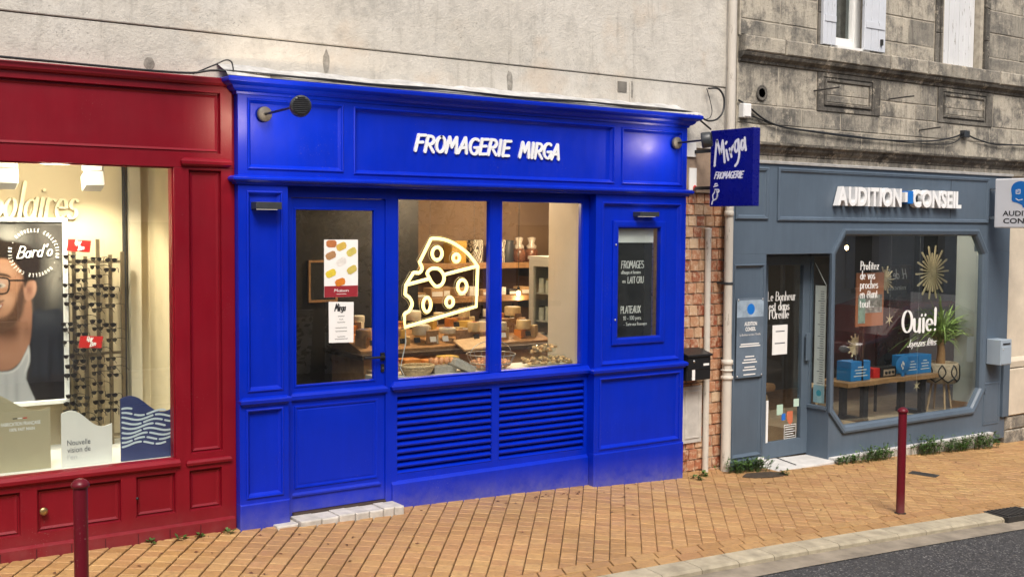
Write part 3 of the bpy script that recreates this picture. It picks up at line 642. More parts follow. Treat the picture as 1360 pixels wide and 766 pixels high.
mb.build('roof_flashing', M('white_flashing', (.43, .43, .42), .8, .3, 9, 40, .6), bs)
MB().run(0, 4.161, 0, [(0, 2.553), (.018, 2.556), (.022, 2.568), (.036, 2.572), (.05, 2.584), (.05, 2.60), (.03, 2.612), (0, 2.616)], .1).build('architrave', BLUE, bs, .002)
panelled(bs, 'pilaster', 0, .363, .1, 2.555, 0, .12, [(.062, .318, 1.13, 2.508), (.05, .318, .388, 1.005)], BLUE)
MB().cbox(.0-.002, .368, -.014, .05, .1, .352, .008).build('pilaster_plinth', BLUE, bs, .002)
LEDGE = [(0, 1.028), (.01, 1.03), (.014, 1.042), (.028, 1.048), (.032, 1.07), (.022, 1.08), (0, 1.09)]
MB().run(.03, .345, 0, LEDGE, .03).build('pilaster_ledge', BLUE, bs)
panelled(bs, 'pilaster', 3.13, 4.161, -.05, 2.555, 0, .12, [(3.19, 4.118, .388, .997)], BLUE, [(3.2, 4.1, 1.112, 2.487)])
MB().cbox(3.126, 4.163, -.014, .05, -.05, .36, .008).build('pilaster_plinth', BLUE, bs, .002)
MB().run(3.13, 4.161, 0, LEDGE, .03).build('pilaster_ledge', BLUE, bs)
p = MB(); p.frame(3.2, 4.1, 1.112, 2.487, [(-.004, -.0005), (.004, -.01), (.012, -.006), (.022, .012), (.03, .02)]); p.board(3.2, 4.1, 1.112, 2.487, .02, .05, [(3.385, 3.88, 1.325, 2.27)]); p.build('panel', BLUE, bs)
case = MB(); case.frame(3.325, 3.925, 1.272, 2.335, [(0, .02), (.0, .004), (.012, .001), (.045, .001), (.058, .006), (.06, .05)]); case = case.build('display_case_frame', BLUE, bs)
MB().box(3.385, 3.88, .115, .12, 1.32, 2.275).build('case_back', WHITE, bs); pane(bs, 3.385, 3.88, 1.325, 2.27, .03, 'case_glass')
for z in (2.13, 1.49): MB().lathe((3.352, 0.0, z), [(.009, .002), (.009, -.004), (.005, -.008), (0, -.008)], 10, (0, 1, 0)).build('case_lock', STEEL, bs)
# door
door = MB().board(.425, 1.182, .218, 2.472, .10, .145, [(.453, 1.098, 1.122, 2.40)]).build('door', BLUE, bs, .003)
f = MB().frame(.453, 1.098, 1.122, 2.40, [(-.004, .0995), (0, .094), (.01, .094), (.014, .11), (.014, .12)]).build('glazing_bead', BLUE, door)
pane(door, .463, 1.088, 1.132, 2.39, .118)
p = MB(); p.frame(.452, 1.118, .392, .983, [(-.004, .0995), (0, .092), (.012, .094), (.02, .106), (.03, .098)]); p.quad((.482,.098,.422),(1.088,.098,.422),(1.088,.098,.953),(.482,.098,.953)); p.build('door_panel', BLUE, door)
MB().run(.44, 1.165, .10, [(0, 1.015), (.012, 1.02), (.028, 1.035), (.03, 1.06), (.014, 1.078), (0, 1.085)], .02).build('door_ledge', BLUE, door)
MB().run(.43, 1.13, .10, [(0, .33), (.012, .332), (.014, .345), (0, .36)], .02).build('weather_bar', BLUE, door)
MB().box(.43, 1.18, .075, .11, .196, .214).build('threshold', M('dark_threshold', (.06, .04, .03), .6), door)
hd = MB(); hd.lathe((1.158, .10, 1.30), [(.014, 0), (.014, -.03)], 10, (0, 1, 0)); hd.tube([(1.158, .062, 1.30), (1.05, .06, 1.30), (.995, .064, 1.30)], .009, 8); hd.box(1.142, 1.176, .09, .1, 1.27, 1.33); hd.build('door_handle', BLACK, door)
MB().box(1.146, 1.172, .09, .101, 1.185, 1.245).build('lock_plate', BLACK, door); MB().lathe((1.159, .0885, 1.215), [(.009, 0), (.009, -.004)], 10, (0, 1, 0)).build('lock_cylinder', STEEL, door)
MB().board(.363, 1.279, .2, 2.605, .085, .16, [(.425, 1.182, .19, 2.475)]).build('door_frame', BLUE, bs, .003)
# windows and louvres
LV = ((1.272, 2.148), (2.221, 3.095)); GL = ((1.279, 2.125), (2.225, 3.06))
MB().board(1.279, 3.13, .33, 2.605, .09, .15, [(a, b, 1.112, 2.487) for a, b in GL]+[(max(a, 1.285), b, .393, .985) for a, b in LV]).build('window_frame', BLUE, bs, .003)
for a, b in GL:
    MB().frame(a, b, 1.112, 2.487, [(-.006, .0895), (0, .084), (.008, .084), (.012, .10), (.012, .13)]).build('glazing_bead', BLUE, bs)
    pane(bs, a+.01, b-.01, 1.122, 2.477, .128)
for a, b in LV:
    MB().box(a-.02, b+.02, .19, .2, .36, 1.02).build('louvre_back', DARK, bs)
    for k in range(11):
        z = .415+k*.0535; MB().obox(((a+b)/2, .127, z), ((b-a)/2-.002, 0, 0), (0, .036, .021), (0, -.005, .0085)).build('louvre_slat', BLUE, bs, .002)
MB().run(1.262, 3.128, .09, [(0, 1.02), (.012, 1.024), (.018, 1.038), (.04, 1.046), (.046, 1.07), (.036, 1.082), (.008, 1.106), (0, 1.108)], .03).build('window_sill', BLUE, bs, .002)
MB().add([(1.232,.066,0),(3.128,.066,-.05),(3.128,.066,.322),(1.232,.066,.322),(1.232,.088,.346),(3.128,.088,.346),(1.232,.14,0),(3.128,.14,-.05),(3.128,.14,.346),(1.232,.14,.346)],
    [(0,1,2,3),(3,2,5,4),(4,5,8,9),(0,3,4,9,6),(1,7,8,5,2)]).build('window_plinth', BLUE, bs, .002)
# raised letters on the frieze
SIGNW = M('sign_white', (.80, .82, .84), .45, .03, 8)
def each_letter(one, ch): one.build('letter', SIGNW, bs)
w = text_width('FROMAGERIE', .131, 1, -.03); strokes('FROMAGERIE', 1.385, 2.838, .118, XZ(.022), nib=(.102, .092), narrow=1.27, slant=.10, track=.02, depth=.014, wob=.03, rise=-.004, each=each_letter)
strokes('MIRGA', 2.345, 2.832, .118, XZ(.022), nib=(.102, .092), narrow=1.20, slant=.08, track=.02, depth=.014, wob=.03, rise=-.01, each=each_letter)
# white stone step
st = thing('door_step', 'low step of white stone blocks in front of the blue shop door', 'step', (.7, -.04, .1))
xs = [.235, .40, .565, .70, .83, .945, 1.06, 1.15, 1.235]
for i in range(8):
    zt = .206-.003*(i % 3) if i else .186
    MB().add(*(lambda m: (m.v, m.f))(MB().cbox(xs[i]+.002, xs[i+1]-.002, -.115+(.03 if i == 0 else 0), .07, .05, zt, .008))).build('step_block', WSTONE, st, .004)

# ---- spot lamps on arms (lit), small wall lights (lit)
WARM = (1, .78, .55)
def spot_arm(base, head, aim, label, power):
    t = thing('sign_spotlight', label, 'lamp', base, 'black spotlights on arms over the blue sign')
    bx, by, bz = base; a = Vector(aim).normalized(); h = Vector(head)
    MB().lathe(base, [(.052, .0), (.052, -.02), (.046, -.026), (0, -.027)], 24, (0, 1, 0)).build('wall_plate', M('lamp_grey', (.07, .066, .062), .5, .1), t)
    MB().tube([(bx, -.02, bz), (bx, -.05, bz), tuple(h-a*.045+Vector((0, .01, 0)))], .0085, 10).build('arm', BLACK, t)
    hd = MB().lathe(h, [(0, -.055), (.058, -.055), (.066, -.045), (.068, .02), (.064, .03), (.060, .03), (.058, .02)], 24, a).build('lamp_head', DARKGREY, t)
    u_ = a.cross(Vector((0,0,1))).normalized(); w_ = u_.cross(a)
    for k in range(-4, 5):
        o = k*.0125; half = math.sqrt(max(0, .056**2-o*o)); MB().obox(h-a*.058+w_*o, u_*half, w_*.0032, a*.004).build('cooling_fin', BLACK, hd)
    MB().lathe(h, [(.0575, .019), (0, .019)], 20, a).build('lens', EM('lamp_lens', WARM, 60), t)
    l = bpy.data.lights.new('spot', 'SPOT'); l.energy = power; l.color = WARM; l.spot_size = R(125); l.spot_blend = .6; l.shadow_soft_size = .05
    lo = bpy.data.objects.new('lamp_light', l); COL.objects.link(lo); lo.parent = t; lo.location = h+a*.035-Vector(base); lo.rotation_euler = (-a).to_track_quat('Z', 'Y').to_euler()
spot_arm((.188, 0, 3.034), (.175, -.62, 3.036), (.28, .9, -.05), 'black round spotlight on an arm at the left end of the blue sign', 14)
spot_arm((4.028, 0, 3.021), (4.025, -.36, 3.026), (-.62, .70, -.12), 'black round spotlight on an arm at the right end of the blue sign', 5.5)
def wall_light(x0, x1, z0, z1, label):
    t = thing('wall_light', label, 'lamp', ((x0+x1)/2, 0, z0), 'flat up and down wall lights under the blue sign')
    MB().box(x0, x1, -.075, .025, z0, z1).build('housing', DARKGREY, t, .003)
    for z, d, nm in ((z1-.0015, 1, 'top_strip'), (z0+.0005, -1, 'bottom_strip')):
        MB().box(x0+.02, x1-.02, -.045, -.02, min(z, z+d*.002), max(z, z+d*.002)).build(nm, EM('strip_light', (1, .9, .78), .7), t)
wall_light(.10, .285, 2.385, 2.435, 'flat dark wall light on the left blue pilaster')
wall_light(3.555, 3.775, 2.372, 2.412, 'flat dark wall light above the menu case on the right blue pilaster')
# ---- room behind the blue front
BROWN = M('brown_wall', (.17, .11, .07), .8, .12, 2)
room = thing('cheese_shop_room', 'warm brown interior of the cheese shop behind the blue window', 'room', (2, 1.6, .2))
MB().box(.3, 5.05, .42, 4.2, .14, .2).build('floor', WOODM, room); MB().box(.37, 1.28, .15, .42, .14, .199).build('entry_floor', WOODM, room); MB().box(.3, 4.1, .16, .42, 2.72, 2.78).build('ceiling_edge', M('ceiling', (.5, .46, .4), .9), room); MB().box(.3, 5.05, .42, 4.2, 2.72, 2.78).build('ceiling', M('ceiling', (.5, .46, .4), .9), room)
MB().box(.3, 5.05, 3.0, 3.06, .2, 2.72).build('back_wall', BROWN, room); MB().box(.3, .36, .2, 3.0, .2, 2.72).build('left_wall', M('painted_shade_wall', (.010, .010, .011), .8), room)  # left wall near black: the room's darkness is put into its colour
MB().box(5.0, 5.05, .6, 3.0, .2, 2.72).build('right_wall', BROWN, room)
MB().box(3.10, 3.75, .155, .60, .2, 2.72).build('cream_pier', M('cream_pier', (.50, .43, .35), .7, .05, 3), room)
MB().box(3.085, 3.10, .158, .60, 1.0, 2.60).build('pier_lining', M('lining_cream', (.55, .48, .40), .6, .05, 4), room, .003)
MB().box(.36, 2.44, 1.76, 1.80, .2, 2.72).build('added_shade_partition', M('painted_shade_wall', (.05,.045,.04)), room); MB().box(1.28, 3.10, .155, .60, 1.06, 1.10).build('inner_sill', M('sill_cream', (.70, .66, .58), .6, .05, 5), room)  # partition added, coloured near black to darken the view through the door
MB().box(1.28, 3.10, .56, .60, .2, 1.06).build('sill_front', WOODM, room)
def lamp_point(parent, p, e, col, r=.08):
    l = bpy.data.lights.new('bulb', 'POINT'); l.energy = e; l.color = col; l.shadow_soft_size = r
    o = bpy.data.objects.new('lamp_light', l); COL.objects.link(o); o.parent = parent; o.location = Vector(p)-ORG[parent]; return o
def pendant(name, p, top, e, col, label, cat='lamp', shade=None):
    t = thing(name, label, cat, p)
    MB().tube([(p[0], p[1], p[2]+.04), (p[0], p[1], top)], .004, 6).build('cord', BLACK, t)
    MB().lathe((p[0], p[1], p[2]+.03), [(.014, 0), (.016, .03), (.006, .045)], 10).build('socket', BLACK, t)
    MB().ball(p, .024, .024, .03).build('bulb', EM('warm_bulb', (1, .66, .32), 7), t)
    lamp_point(t, (p[0], p[1], p[2]-.06), e, col, .05); return t
pendant('pendant_bulb', (4.15, 2.55, 1.56), 2.72, 4, (1, .72, .45), 'glowing bare bulb hanging before the back shelf of the cheese shop')
for i, (x, y, lab) in enumerate(((2.3, 1.3, 'round ceiling downlight over the cheese counter'), (4.0, 1.9, 'round ceiling downlight near the back shelves'))):
    t = thing('ceiling_downlight', lab, 'lamp', (x, y, 2.70)); MB().lathe((x, y, 2.70), [(.07, .02), (.075, 0), (.06, -.005), (.055, .0)], 18).build('rim', WHITE, t); MB().lathe((x, y, 2.699), [(.054, 0), (0, 0)], 18).build('diffuser', EM('downlight', (1, .8, .58), 14), t)
    lamp_point(t, (x, y, 2.62), 42, (1, .70, .42), .1)
# shelves and goods at the back
rg = random.Random(21)
KRAFT = M('kraft_card', (.42, .27, .14), .7, .1, 10, rv=.3); YEL = M('mustard_card', (.55, .33, .06), .6, .1, 10)
def shelf(z, x0, x1, y0, y1, label, th=.06):
    t = thing('wall_shelf', label, 'shelf', ((x0+x1)/2, y1, z)); MB().box(x0, x1, y0, y1, z-th, z).build('board', WOODM, t, .004)
    for x in (x0+.15, x1-.15): MB().box(x-.015, x+.015, y0+.05, y1, z-th-.1, z-th).build('bracket', DARKGREY, t)
shelf(1.885, 2.6, 4.62, 2.68, 2.99, 'upper wooden shelf on the back wall of the cheese shop'); shelf(1.54, 2.0, 4.62, 2.55, 2.99, 'lower wooden shelf on the back wall of the cheese shop')
PAT = newmat('patterned_paper'); m, nt, b, N, L = PAT; vo = N.new('ShaderNodeTexWave'); vo.inputs['Scale'].default_value = 14; vo.inputs['Distortion'].default_value = 14; vo.inputs['Detail'].default_value = 1
gx = N.new('ShaderNodeNewGeometry'); L.new(gx.outputs['Position'], vo.inputs['Vector']); L.new(mixc(nt, mapr(nt, vo.outputs['Fac'], .45, .55, 0, 1), (.75, .70, .6), (.05, .045, .04)), b.inputs['Base Color']); PAT = m
for x, lab in ((3.70, 'tall patterned gift box beside the neon cheese top'), (3.99, 'tall patterned gift box right of the window post')):
    t = thing('gift_box', lab, 'box', (x, 2.8, 1.885)); MB().box(x, x+.12, 2.75, 2.87, 1.886, 2.08).build('carton', PAT, t, .003); MB().box(x-.004, x+.124, 2.746, 2.874, 2.08, 2.13).build('lid', PAT, t, .003)
t = thing('tin_canister', 'dark round canister on the upper shelf', 'canister', (4.18, 2.8, 1.885)); MB().lathe((4.18, 2.8, 1.886), [(.065, 0), (.065, .2), (.06, .21)], 16).build('body', DARKGREY, t); MB().lathe((4.18, 2.8, 2.097), [(.067, 0), (.067, .03), (0, .032)], 16).build('lid', DARKGREY, t)
t = thing('mustard_box', 'mustard yellow box on the upper shelf seen through the neon', 'box', (3.5, 2.8, 1.885)); MB().box(3.42, 3.60, 2.74, 2.90, 1.886, 2.09).build('carton', YEL, t, .003); MB().box(3.416, 3.604, 2.736, 2.904, 2.05, 2.12).build('lid', YEL, t, .003)
for x, lab in ((4.33, 'glass jar of nuts with cloth top, left one on the upper shelf'), (4.50, 'glass jar of nuts with cloth top, right one on the upper shelf')):
    t = thing('nut_jar', lab, 'jar', (x, 2.8, 1.885)); MB().lathe((x, 2.8, 1.886), [(.06, 0), (.075, .02), (.075, .12), (.05, .15)], 14).build('jar', M('jar_brown', (.16, .07, .045), .25, .6, 50), t)
    MB().lathe((x, 2.8, 2.03), [(.052, 0), (.06, .03), (.03, .06), (.05, .12), (.02, .13)], 10).build('cover', M('cellophane', (.5, .45, .4), .25, .3, 60), t)
for i in range(15):
    x = 2.1+i*.165+rg.uniform(-.02, .02); h = rg.uniform(.05, .12); w = rg.uniform(.08, .15); c = rg.choice([KRAFT, PAPER, M('dark_tin', (.03, .03, .035), .4), KRAFT])
    t = thing('small_package', 'small package, %s from the left on the lower back shelf' % ['first', 'second', 'third', 'fourth', 'fifth', 'sixth', 'seventh', 'eighth', 'ninth', 'tenth', 'eleventh', 'twelfth', 'thirteenth', 'fourteenth', 'fifteenth'][i], 'package', (x, 2.7, 1.54), 'packages on the lower back shelf')
    MB().box(x, x+w, 2.62, 2.78, 1.541, 1.541+h).build('carton', c, t, .004); MB().box(x+.01, x+w-.01, 2.616, 2.62, 1.55, 1.541+h*.6).build('label', PAPER, t)
# glass fronted fridge
t = thing('glass_fridge', 'narrow white glass fronted fridge at the right of the cheese shop', 'fridge', (4.1, 1.7, .2))
FW = M('fridge_white', (.66, .66, .64), .4, .05)
mb = MB(); mb.board(1.42, 1.92, .2, 1.95, 0, .04, [(1.49, 1.85, .3, 1.88)]); mb.v = [(3.83+b_, a_, c_) for a_, b_, c_ in mb.v]; mb.build('door_frame', FW, t, .004)
MB().box(3.845, 3.851, 1.49, 1.85, .3, 1.88).build('glass', GLASS, t); MB().box(4.3, 4.32, 1.42, 1.92, .2, 1.95).build('back', M('fridge_inner', (.16, .16, .16), .5), t)
MB().box(3.87, 4.32, 1.40, 1.42, .2, 1.95).build('side', FW, t); MB().box(3.87, 4.32, 1.92, 1.94, .2, 1.95).build('side', FW, t); MB().box(3.83, 4.32, 1.40, 1.94, 1.95, 1.98).build('top', FW, t)
for z in (.75, 1.05, 1.32, 1.60): MB().box(3.88, 4.29, 1.43, 1.91, z, z+.012).build('shelf', FW, t)
for z in (1.062, 1.332, 1.612):
    for k in range(4):
        x = 3.93; yy = 1.5+k*.11; b_ = thing('fridge_pot', 'small pale pot, %s from the window on the %s fridge shelf' % (['first', 'second', 'third', 'fourth'][k], {1.062: 'bottom', 1.332: 'middle', 1.612: 'top'}[z]), 'pot', (x, yy, z), 'pots in the glass fridge'); MB().lathe((x, yy, z), [(.03, 0), (.034, .09), (.03, .1), (.03, .13)], 10).build('cup', PAPER, b_); MB().lathe((x, yy, z+.13), [(.032, 0), (.032, .014), (0, .015)], 10).build('lid', rg.choice([BLACK, BRASS, WHITE]), b_)
# counter with cheeses
t = thing('cheese_counter', 'wooden cheese counter with sloping display in the middle of the shop', 'counter', (2.6, 1.3, .2))
MB().box(1.5, 3.5, 1.05, 1.65, .2, 1.16).build('body', WOODM, t); MB().box(1.45, 3.55, .98, 1.72, 1.16, 1.20).build('top', DWOOD, t, .004)
MB().add([(1.5,1.1,1.2),(3.5,1.1,1.2),(3.5,1.65,1.2),(1.5,1.65,1.2),(1.5,1.1,1.22),(3.5,1.1,1.22),(3.5,1.65,1.36),(1.5,1.65,1.36)], [(0,1,5,4),(1,2,6,5),(2,3,7,6),(3,0,4,7),(4,5,6,7)]).build('sloping_tray', WOODM, t)
MB().box(1.5, 2.4, .72, 1.0, 1.05, 1.075).build('lower_shelf', TWOOD, t)
chs = [M('cheese_pale', (.62, .48, .26), .55, .15, 14), M('cheese_orange', (.60, .22, .04), .5, .12, 14), M('cheese_rind', (.34, .20, .10), .7, .25, 18), M('cheese_white', (.68, .62, .50), .6, .1, 14), M('cheese_yellow', (.62, .40, .08), .5, .1, 14)]
ORD = ['first', 'second', 'third', 'fourth', 'fifth', 'sixth', 'seventh', 'eighth', 'ninth', 'tenth', 'eleventh', 'twelfth', 'thirteenth', 'fourteenth', 'fifteenth', 'sixteenth', 'seventeenth', 'eighteenth', 'nineteenth']; ROWN = ['front', 'middle', 'back']
def wedge(x, y, z, r, h, a, da, mat_, lab):
    n = 5; P = [(x, y)]+[(x+r*math.cos(a+da*i/n), y+r*math.sin(a+da*i/n)) for i in range(n+1)]
    t = thing('cheese_wedge', lab, 'cheese', (x, y, z), 'cheeses on the counter')
    MB().slab(P, lambda X, Y: z, lambda X, Y: z+h).build('paste', mat_, t)
    return t
for r_ in range(3):
    for k in range(13):
        x = 1.56+k*.15+rg.uniform(-.02, .02); y = 1.16+r_*.17; z = 1.225+.25*(y-1.1); wedge(x, y, z, rg.uniform(.10, .17), rg.uniform(.05, .13), rg.uniform(0, 1.2), rg.uniform(.7, 1.5), rg.choice(chs), 'cut cheese, %s from the left in the %s row of the counter' % (ORD[k], ROWN[r_]))
        if rg.random() < .45:
            q = thing('price_tag', 'price card at the %s cheese from the left in the %s counter row' % (ORD[k], ROWN[r_]), 'price tag', (x, y-.06, z), 'price cards on the counter'); MB().obox((x+.03, y-.07, z+.05), (.03, 0, 0), (0, .001, 0), (0, .006, .022)).build('card', rg.choice([PAPER, BLACK]), q); MB().tube([(x+.03, y-.068, z), (x+.03, y-.07, z+.03)], .0015, 5).build('pin', STEEL, q)
for k in range(14):                                     # whole and halved rounds on the tray
    x = 1.6+k*.14; y = 1.62 if k % 2 else 1.24; z = 1.225+.25*(y-1.1); r = rg.uniform(.05, .08); h = rg.uniform(.04, .09)
    q = thing('round_cheese', 'round cheese, %s from the left among the wedges on the counter' % ORD[k], 'cheese', (x, y, z+.09), 'round cheeses on the counter')
    MB().lathe((x, y, z+.06), [(r*.96, 0), (r, .01), (r, h-.01), (r*.95, h), (0, h)], 14).build('rind', rg.choice([chs[2], chs[3], chs[0]]), q); MB().lathe((x, y, z+.061+h), [(r*.6, 0), (0, .0005)], 12).build('paper_label', rg.choice([PAPER, M('tag_red', (.55, .012, .01), .5, .03), M('label_blue', (.05, .1, .3), .5)]), q)
for k in range(9):
    x = 2.65+k*.2; q = thing('oil_bottle', 'slim dark bottle, %s from the left under the lower back shelf' % ORD[k], 'bottle', (x, 2.8, 1.15), 'bottles under the back shelf'); MB().lathe((x, 2.8, 1.15), [(.035, 0), (.036, .16), (.014, .21), (.013, .26)], 10).build('glass_body', M('bottle_glass', (.05, .035, .012), .15, .2), q); MB().lathe((x, 2.8, 1.41), [(.015, 0), (.015, .02), (0, .021)], 8).build('stopper', BLACK, q); MB().lathe((x, 2.8, 1.20), [(.0365, 0), (.0365, .08)], 10).build('label', PAPER, q)
shelf(1.15, 2.5, 4.62, 2.6, 2.99, 'lowest wooden shelf with bottles on the back wall of the cheese shop')
for k, (x, m_) in enumerate(((1.62, 2), (1.82, 1), (2.02, 1), (2.2, 4))):
    q = thing('cheese_block', ['brown rinded cheese block on the low shelf', 'orange cheese block, left of two on the low shelf', 'orange cheese block, right of two on the low shelf', 'yellow cheese block at the end of the low shelf'][k], 'cheese', (x, .85, 1.076)); MB().box(x-.08, x+.08, .78, .92, 1.077, 1.15+.02*(k % 2)).build('paste', chs[m_], q, .01)
t = thing('cutting_board', 'pale wooden cutting board leaning on the counter', 'board', (2.55, .98, 1.2)); MB().obox((2.62, 1.02, 1.235), (.2, 0, .01), (0, .10, .035), (0, -.004, .011)).build('plank', TWOOD, t, .006); MB().lathe((2.80, 1.10, 1.275), [(.016, -.002), (.022, 0), (.016, .002)], 10).build('hole_ring', DWOOD, t)
# goods on the window sill
WIRE = M('basket_wire', (.5, .5, .48), .35, .1, 20, metal=.9)
WICK = M('wicker', (.50, .36, .20), .8, .35, 70, 120, .5); EGG = M('egg_shell', (.66, .31, .15), .5, .12, 14, rv=.2); GREYP = M('egg_carton', (.33, .30, .26), .9, .2, 40, 90, .5)
t = thing('wicker_basket', 'low wicker basket at the left of the cheese shop sill', 'basket', (1.61, .36, 1.10))
mb = MB()
for k in range(5): z = 1.104+k*.013; s = .085+.006*k; mb.tube([(1.61+s*1.25*math.cos(2*math.pi*i/20), .36+s*math.sin(2*math.pi*i/20), z+.0035*(-1)**i) for i in range(20)], .009, 6, True)
mb.build('weave', WICK, t); MB().tube([(1.61+.115*1.25*math.cos(2*math.pi*i/20), .36+.114*math.sin(2*math.pi*i/20), 1.172) for i in range(20)], .011, 6, True).build('rim', WICK, t); MB().lathe((1.61, .36, 1.102), [(.085, 0), (0, .002)], 16).build('bottom', WICK, t)
def egg(p, label, g): tag(MB().ball(p, .021, .021, .027, 10, 7).build('egg', EGG), label, 'egg', g)
t = thing('egg_carton', 'grey egg carton filled with eggs on the shop sill', 'egg carton', (1.86, .40, 1.10)); MB().add([(1.76,.33,1.102),(1.96,.33,1.102),(1.96,.47,1.102),(1.76,.47,1.102),(1.75,.32,1.155),(1.97,.32,1.155),(1.97,.48,1.155),(1.75,.48,1.155)], [(0,3,2,1),(0,1,5,4),(1,2,6,5),(2,3,7,6),(3,0,4,7),(4,5,6,7)]).build('tray', GREYP, t)
for i in range(4): MB().lathe((1.785+i*.05, .36, 1.15), [(.024, 0), (.02, .012), (.017, .006)], 8).build('cup', GREYP, t)
for i in range(4):
    for j in range(2): egg((1.785+i*.05, .36+j*.07, 1.195), 'brown egg standing in the grey egg carton', 'eggs in the carton')
t = thing('egg_carton', 'closed grey egg carton tilted against the wire basket', 'egg carton', (2.03, .34, 1.10)); MB().obox((2.02, .34, 1.145), (.095, .0, -.045), (0, .06, 0), (.012, 0, .025)).build('box', GREYP, t, .006); MB().obox((2.037, .34, 1.172), (.09, .0, -.043), (0, .05, 0), (.004, 0, .008)).build('lid', GREYP, t, .004)
def wire_basket(cx, cy, z, r, h, label, n=8):
    t = thing('wire_basket', label, 'basket', (cx, cy, z))
    for k, (rr, zz) in enumerate(((r*.6, .006), (r*.85, h*.45), (r, h))): MB().tube([(cx+rr*math.cos(2*math.pi*i/24), cy+rr*math.sin(2*math.pi*i/24), z+zz) for i in range(24)], .004, 5, True).build('ring', WIRE, t)
    mb = MB()
    for i in range(18):
        a = 2*math.pi*i/18; mb.tube([(cx+q*math.cos(a), cy+q*math.sin(a), z+w) for q, w in ((r*.1, .005), (r*.6, .006), (r*.85, h*.45), (r, h))], .0018, 4)
    mb.build('wires', WIRE, t); MB().tube([(cx+r*math.cos(math.pi*i/10), cy, z+h+.11*math.sin(math.pi*i/10)) for i in range(11)], .004, 5).build('handle', WIRE, t)
wire_basket(2.325, .37, 1.10, .205, .125, 'wide round wire basket heaped with eggs behind the window post')
k = 0
for ring, (nr, rad, zz) in enumerate(((1, 0, 1.175), (6, .055, 1.17), (11, .105, 1.150), (15, .152, 1.145))):
    for i in range(nr):
        a = 2*math.pi*i/nr+ring*.3; egg((2.325+rad*math.cos(a), .37+rad*math.sin(a)*.95, zz+.004*(i % 3)), 'brown egg heaped in the wide wire basket behind the window post', 'eggs in the wire basket')
LOAFM = M('cookie_brown', (.42, .26, .13), .8, .5, 55, 60, .8); CELLO = glass_mat('cellophane_film', 1.25, film=.02)
for k, (x, y, z, s, lab) in enumerate(((2.70, .33, 1.10, .085, 'bag of crunchy biscuits, leftmost of the heap on the sill'), (2.83, .35, 1.10, .085, 'bag of crunchy biscuits in the front middle of the heap'), (2.96, .33, 1.10, .085, 'bag of crunchy biscuits, rightmost of the front row'), (2.80, .38, 1.19, .08, 'bag of crunchy biscuits on top of the heap, left'), (2.93, .40, 1.19, .08, 'bag of crunchy biscuits on top of the heap, right'), (3.05, .27, 1.10, .05, 'small bag of biscuits by the white reveal'))):
    t = thing('biscuit_bag', lab, 'bag', (x, y, z)); mb = MB()
    for q in range(22): mb.ball((x+rg.uniform(-.7, .7)*s, y+rg.uniform(-.6, .6)*s, z+.02+rg.random()*s*.65), s*.26, s*.24, s*.16, 6, 4)
    stuff(mb.build('biscuits', M('cookie_mix', (.55, .33, .15), .8, .5, 40, rv=.5), t)); MB().ball((x, y, z+s*.5), s*1.02, s*.9, s*.56, 12, 7).build('film', CELLO, t); MB().lathe((x+s*.9, y, z+s*.55), [(.008, 0), (.02, .03), (.026, .035)], 8, (1, 0, .5)).build('twist', CELLO, t)
# ---- neon cheese
NEON = EM('neon_tube', (1, .76, .27), 1.45)
ns = thing('neon_cheese_sign', 'glowing yellow neon outline of a cheese wedge hanging in the left window', 'neon sign', (1.75, .2, 1.5))
def smooth(P, closed=False, n=5):
    out = []; m = len(P)
    for i in range(m if closed else m-1):
        p0, p1, p2, p3 = (P[(i-1) % m], P[i], P[(i+1) % m], P[(i+2) % m]) if closed else (P[max(i-1, 0)], P[i], P[i+1], P[min(i+2, m-1)])
        for k in range(n):
            t = k/n; out.append(tuple(.5*((2*p1[j])+(-p0[j]+p2[j])*t+(2*p0[j]-5*p1[j]+4*p2[j]-p3[j])*t*t+(-p0[j]+3*p1[j]-3*p2[j]+p3[j])*t**3) for j in range(2)))
    if not closed: out.append(P[-1])
    return out
ROOF = smooth([(1.638, 2.182), (1.74, 2.176), (1.848, 2.141), (1.972, 2.064), (2.071, 1.961)])
BITE1 = smooth([(1.400, 1.605), (1.442, 1.626), (1.468, 1.676), (1.449, 1.722), (1.407, 1.752)]); BITE2 = smooth([(1.481, 1.921), (1.533, 1.918), (1.556, 1.954), (1.533, 1.999)])
outl = ROOF+[(2.067, 1.85), (2.059, 1.638), (1.72, 1.568), (1.404, 1.502)]+BITE1+[(1.412, 1.825)]+BITE2
def neon(P, closed): MB().tube([(x, .19, z) for x, z in P], .0135, 8, closed).build('tube', NEON, ns)
neon(outl, True); neon([(2.060, 1.959), (1.90, 1.928), (1.765, 1.900)], False); neon([(1.608, 1.866), (1.51, 1.846), (1.425, 1.829)], False)
blob = smooth([(1.604, 1.915), (1.640, 1.946), (1.71, 1.942), (1.756, 1.885), (1.738, 1.826), (1.686, 1.808), (1.645, 1.84), (1.622, 1.875)], True); neon(blob, True)
HOLES = [(1.692, 2.064, .045, .050), (1.869, 2.028, .030, .030), (1.925, 1.801, .043, .053), (1.601, 1.668, .035, .056), (1.809, 1.682, .034, .037)]
for cx, cz, rx, rz in HOLES: neon([(cx+rx*math.cos(2*math.pi*i/20), cz+rz*math.sin(2*math.pi*i/20)) for i in range(20)], True)
ACR = M('acrylic_edge', (.45, .36, .26), .3, .1)
cxm = sum(p[0] for p in outl)/len(outl); czm = sum(p[1] for p in outl)/len(outl)
def off(P, d, cx, cz): return [(x+(x-cx)/math.hypot(x-cx, z-cz)*d, z+(z-cz)/math.hypot(x-cx, z-cz)*d) for x, z in P]
for d in (.024, -.022): MB().tube([(x, .21, z) for x, z in off(outl, d, cxm, czm)], .0022, 5, True).build('acrylic_edge', ACR, ns)
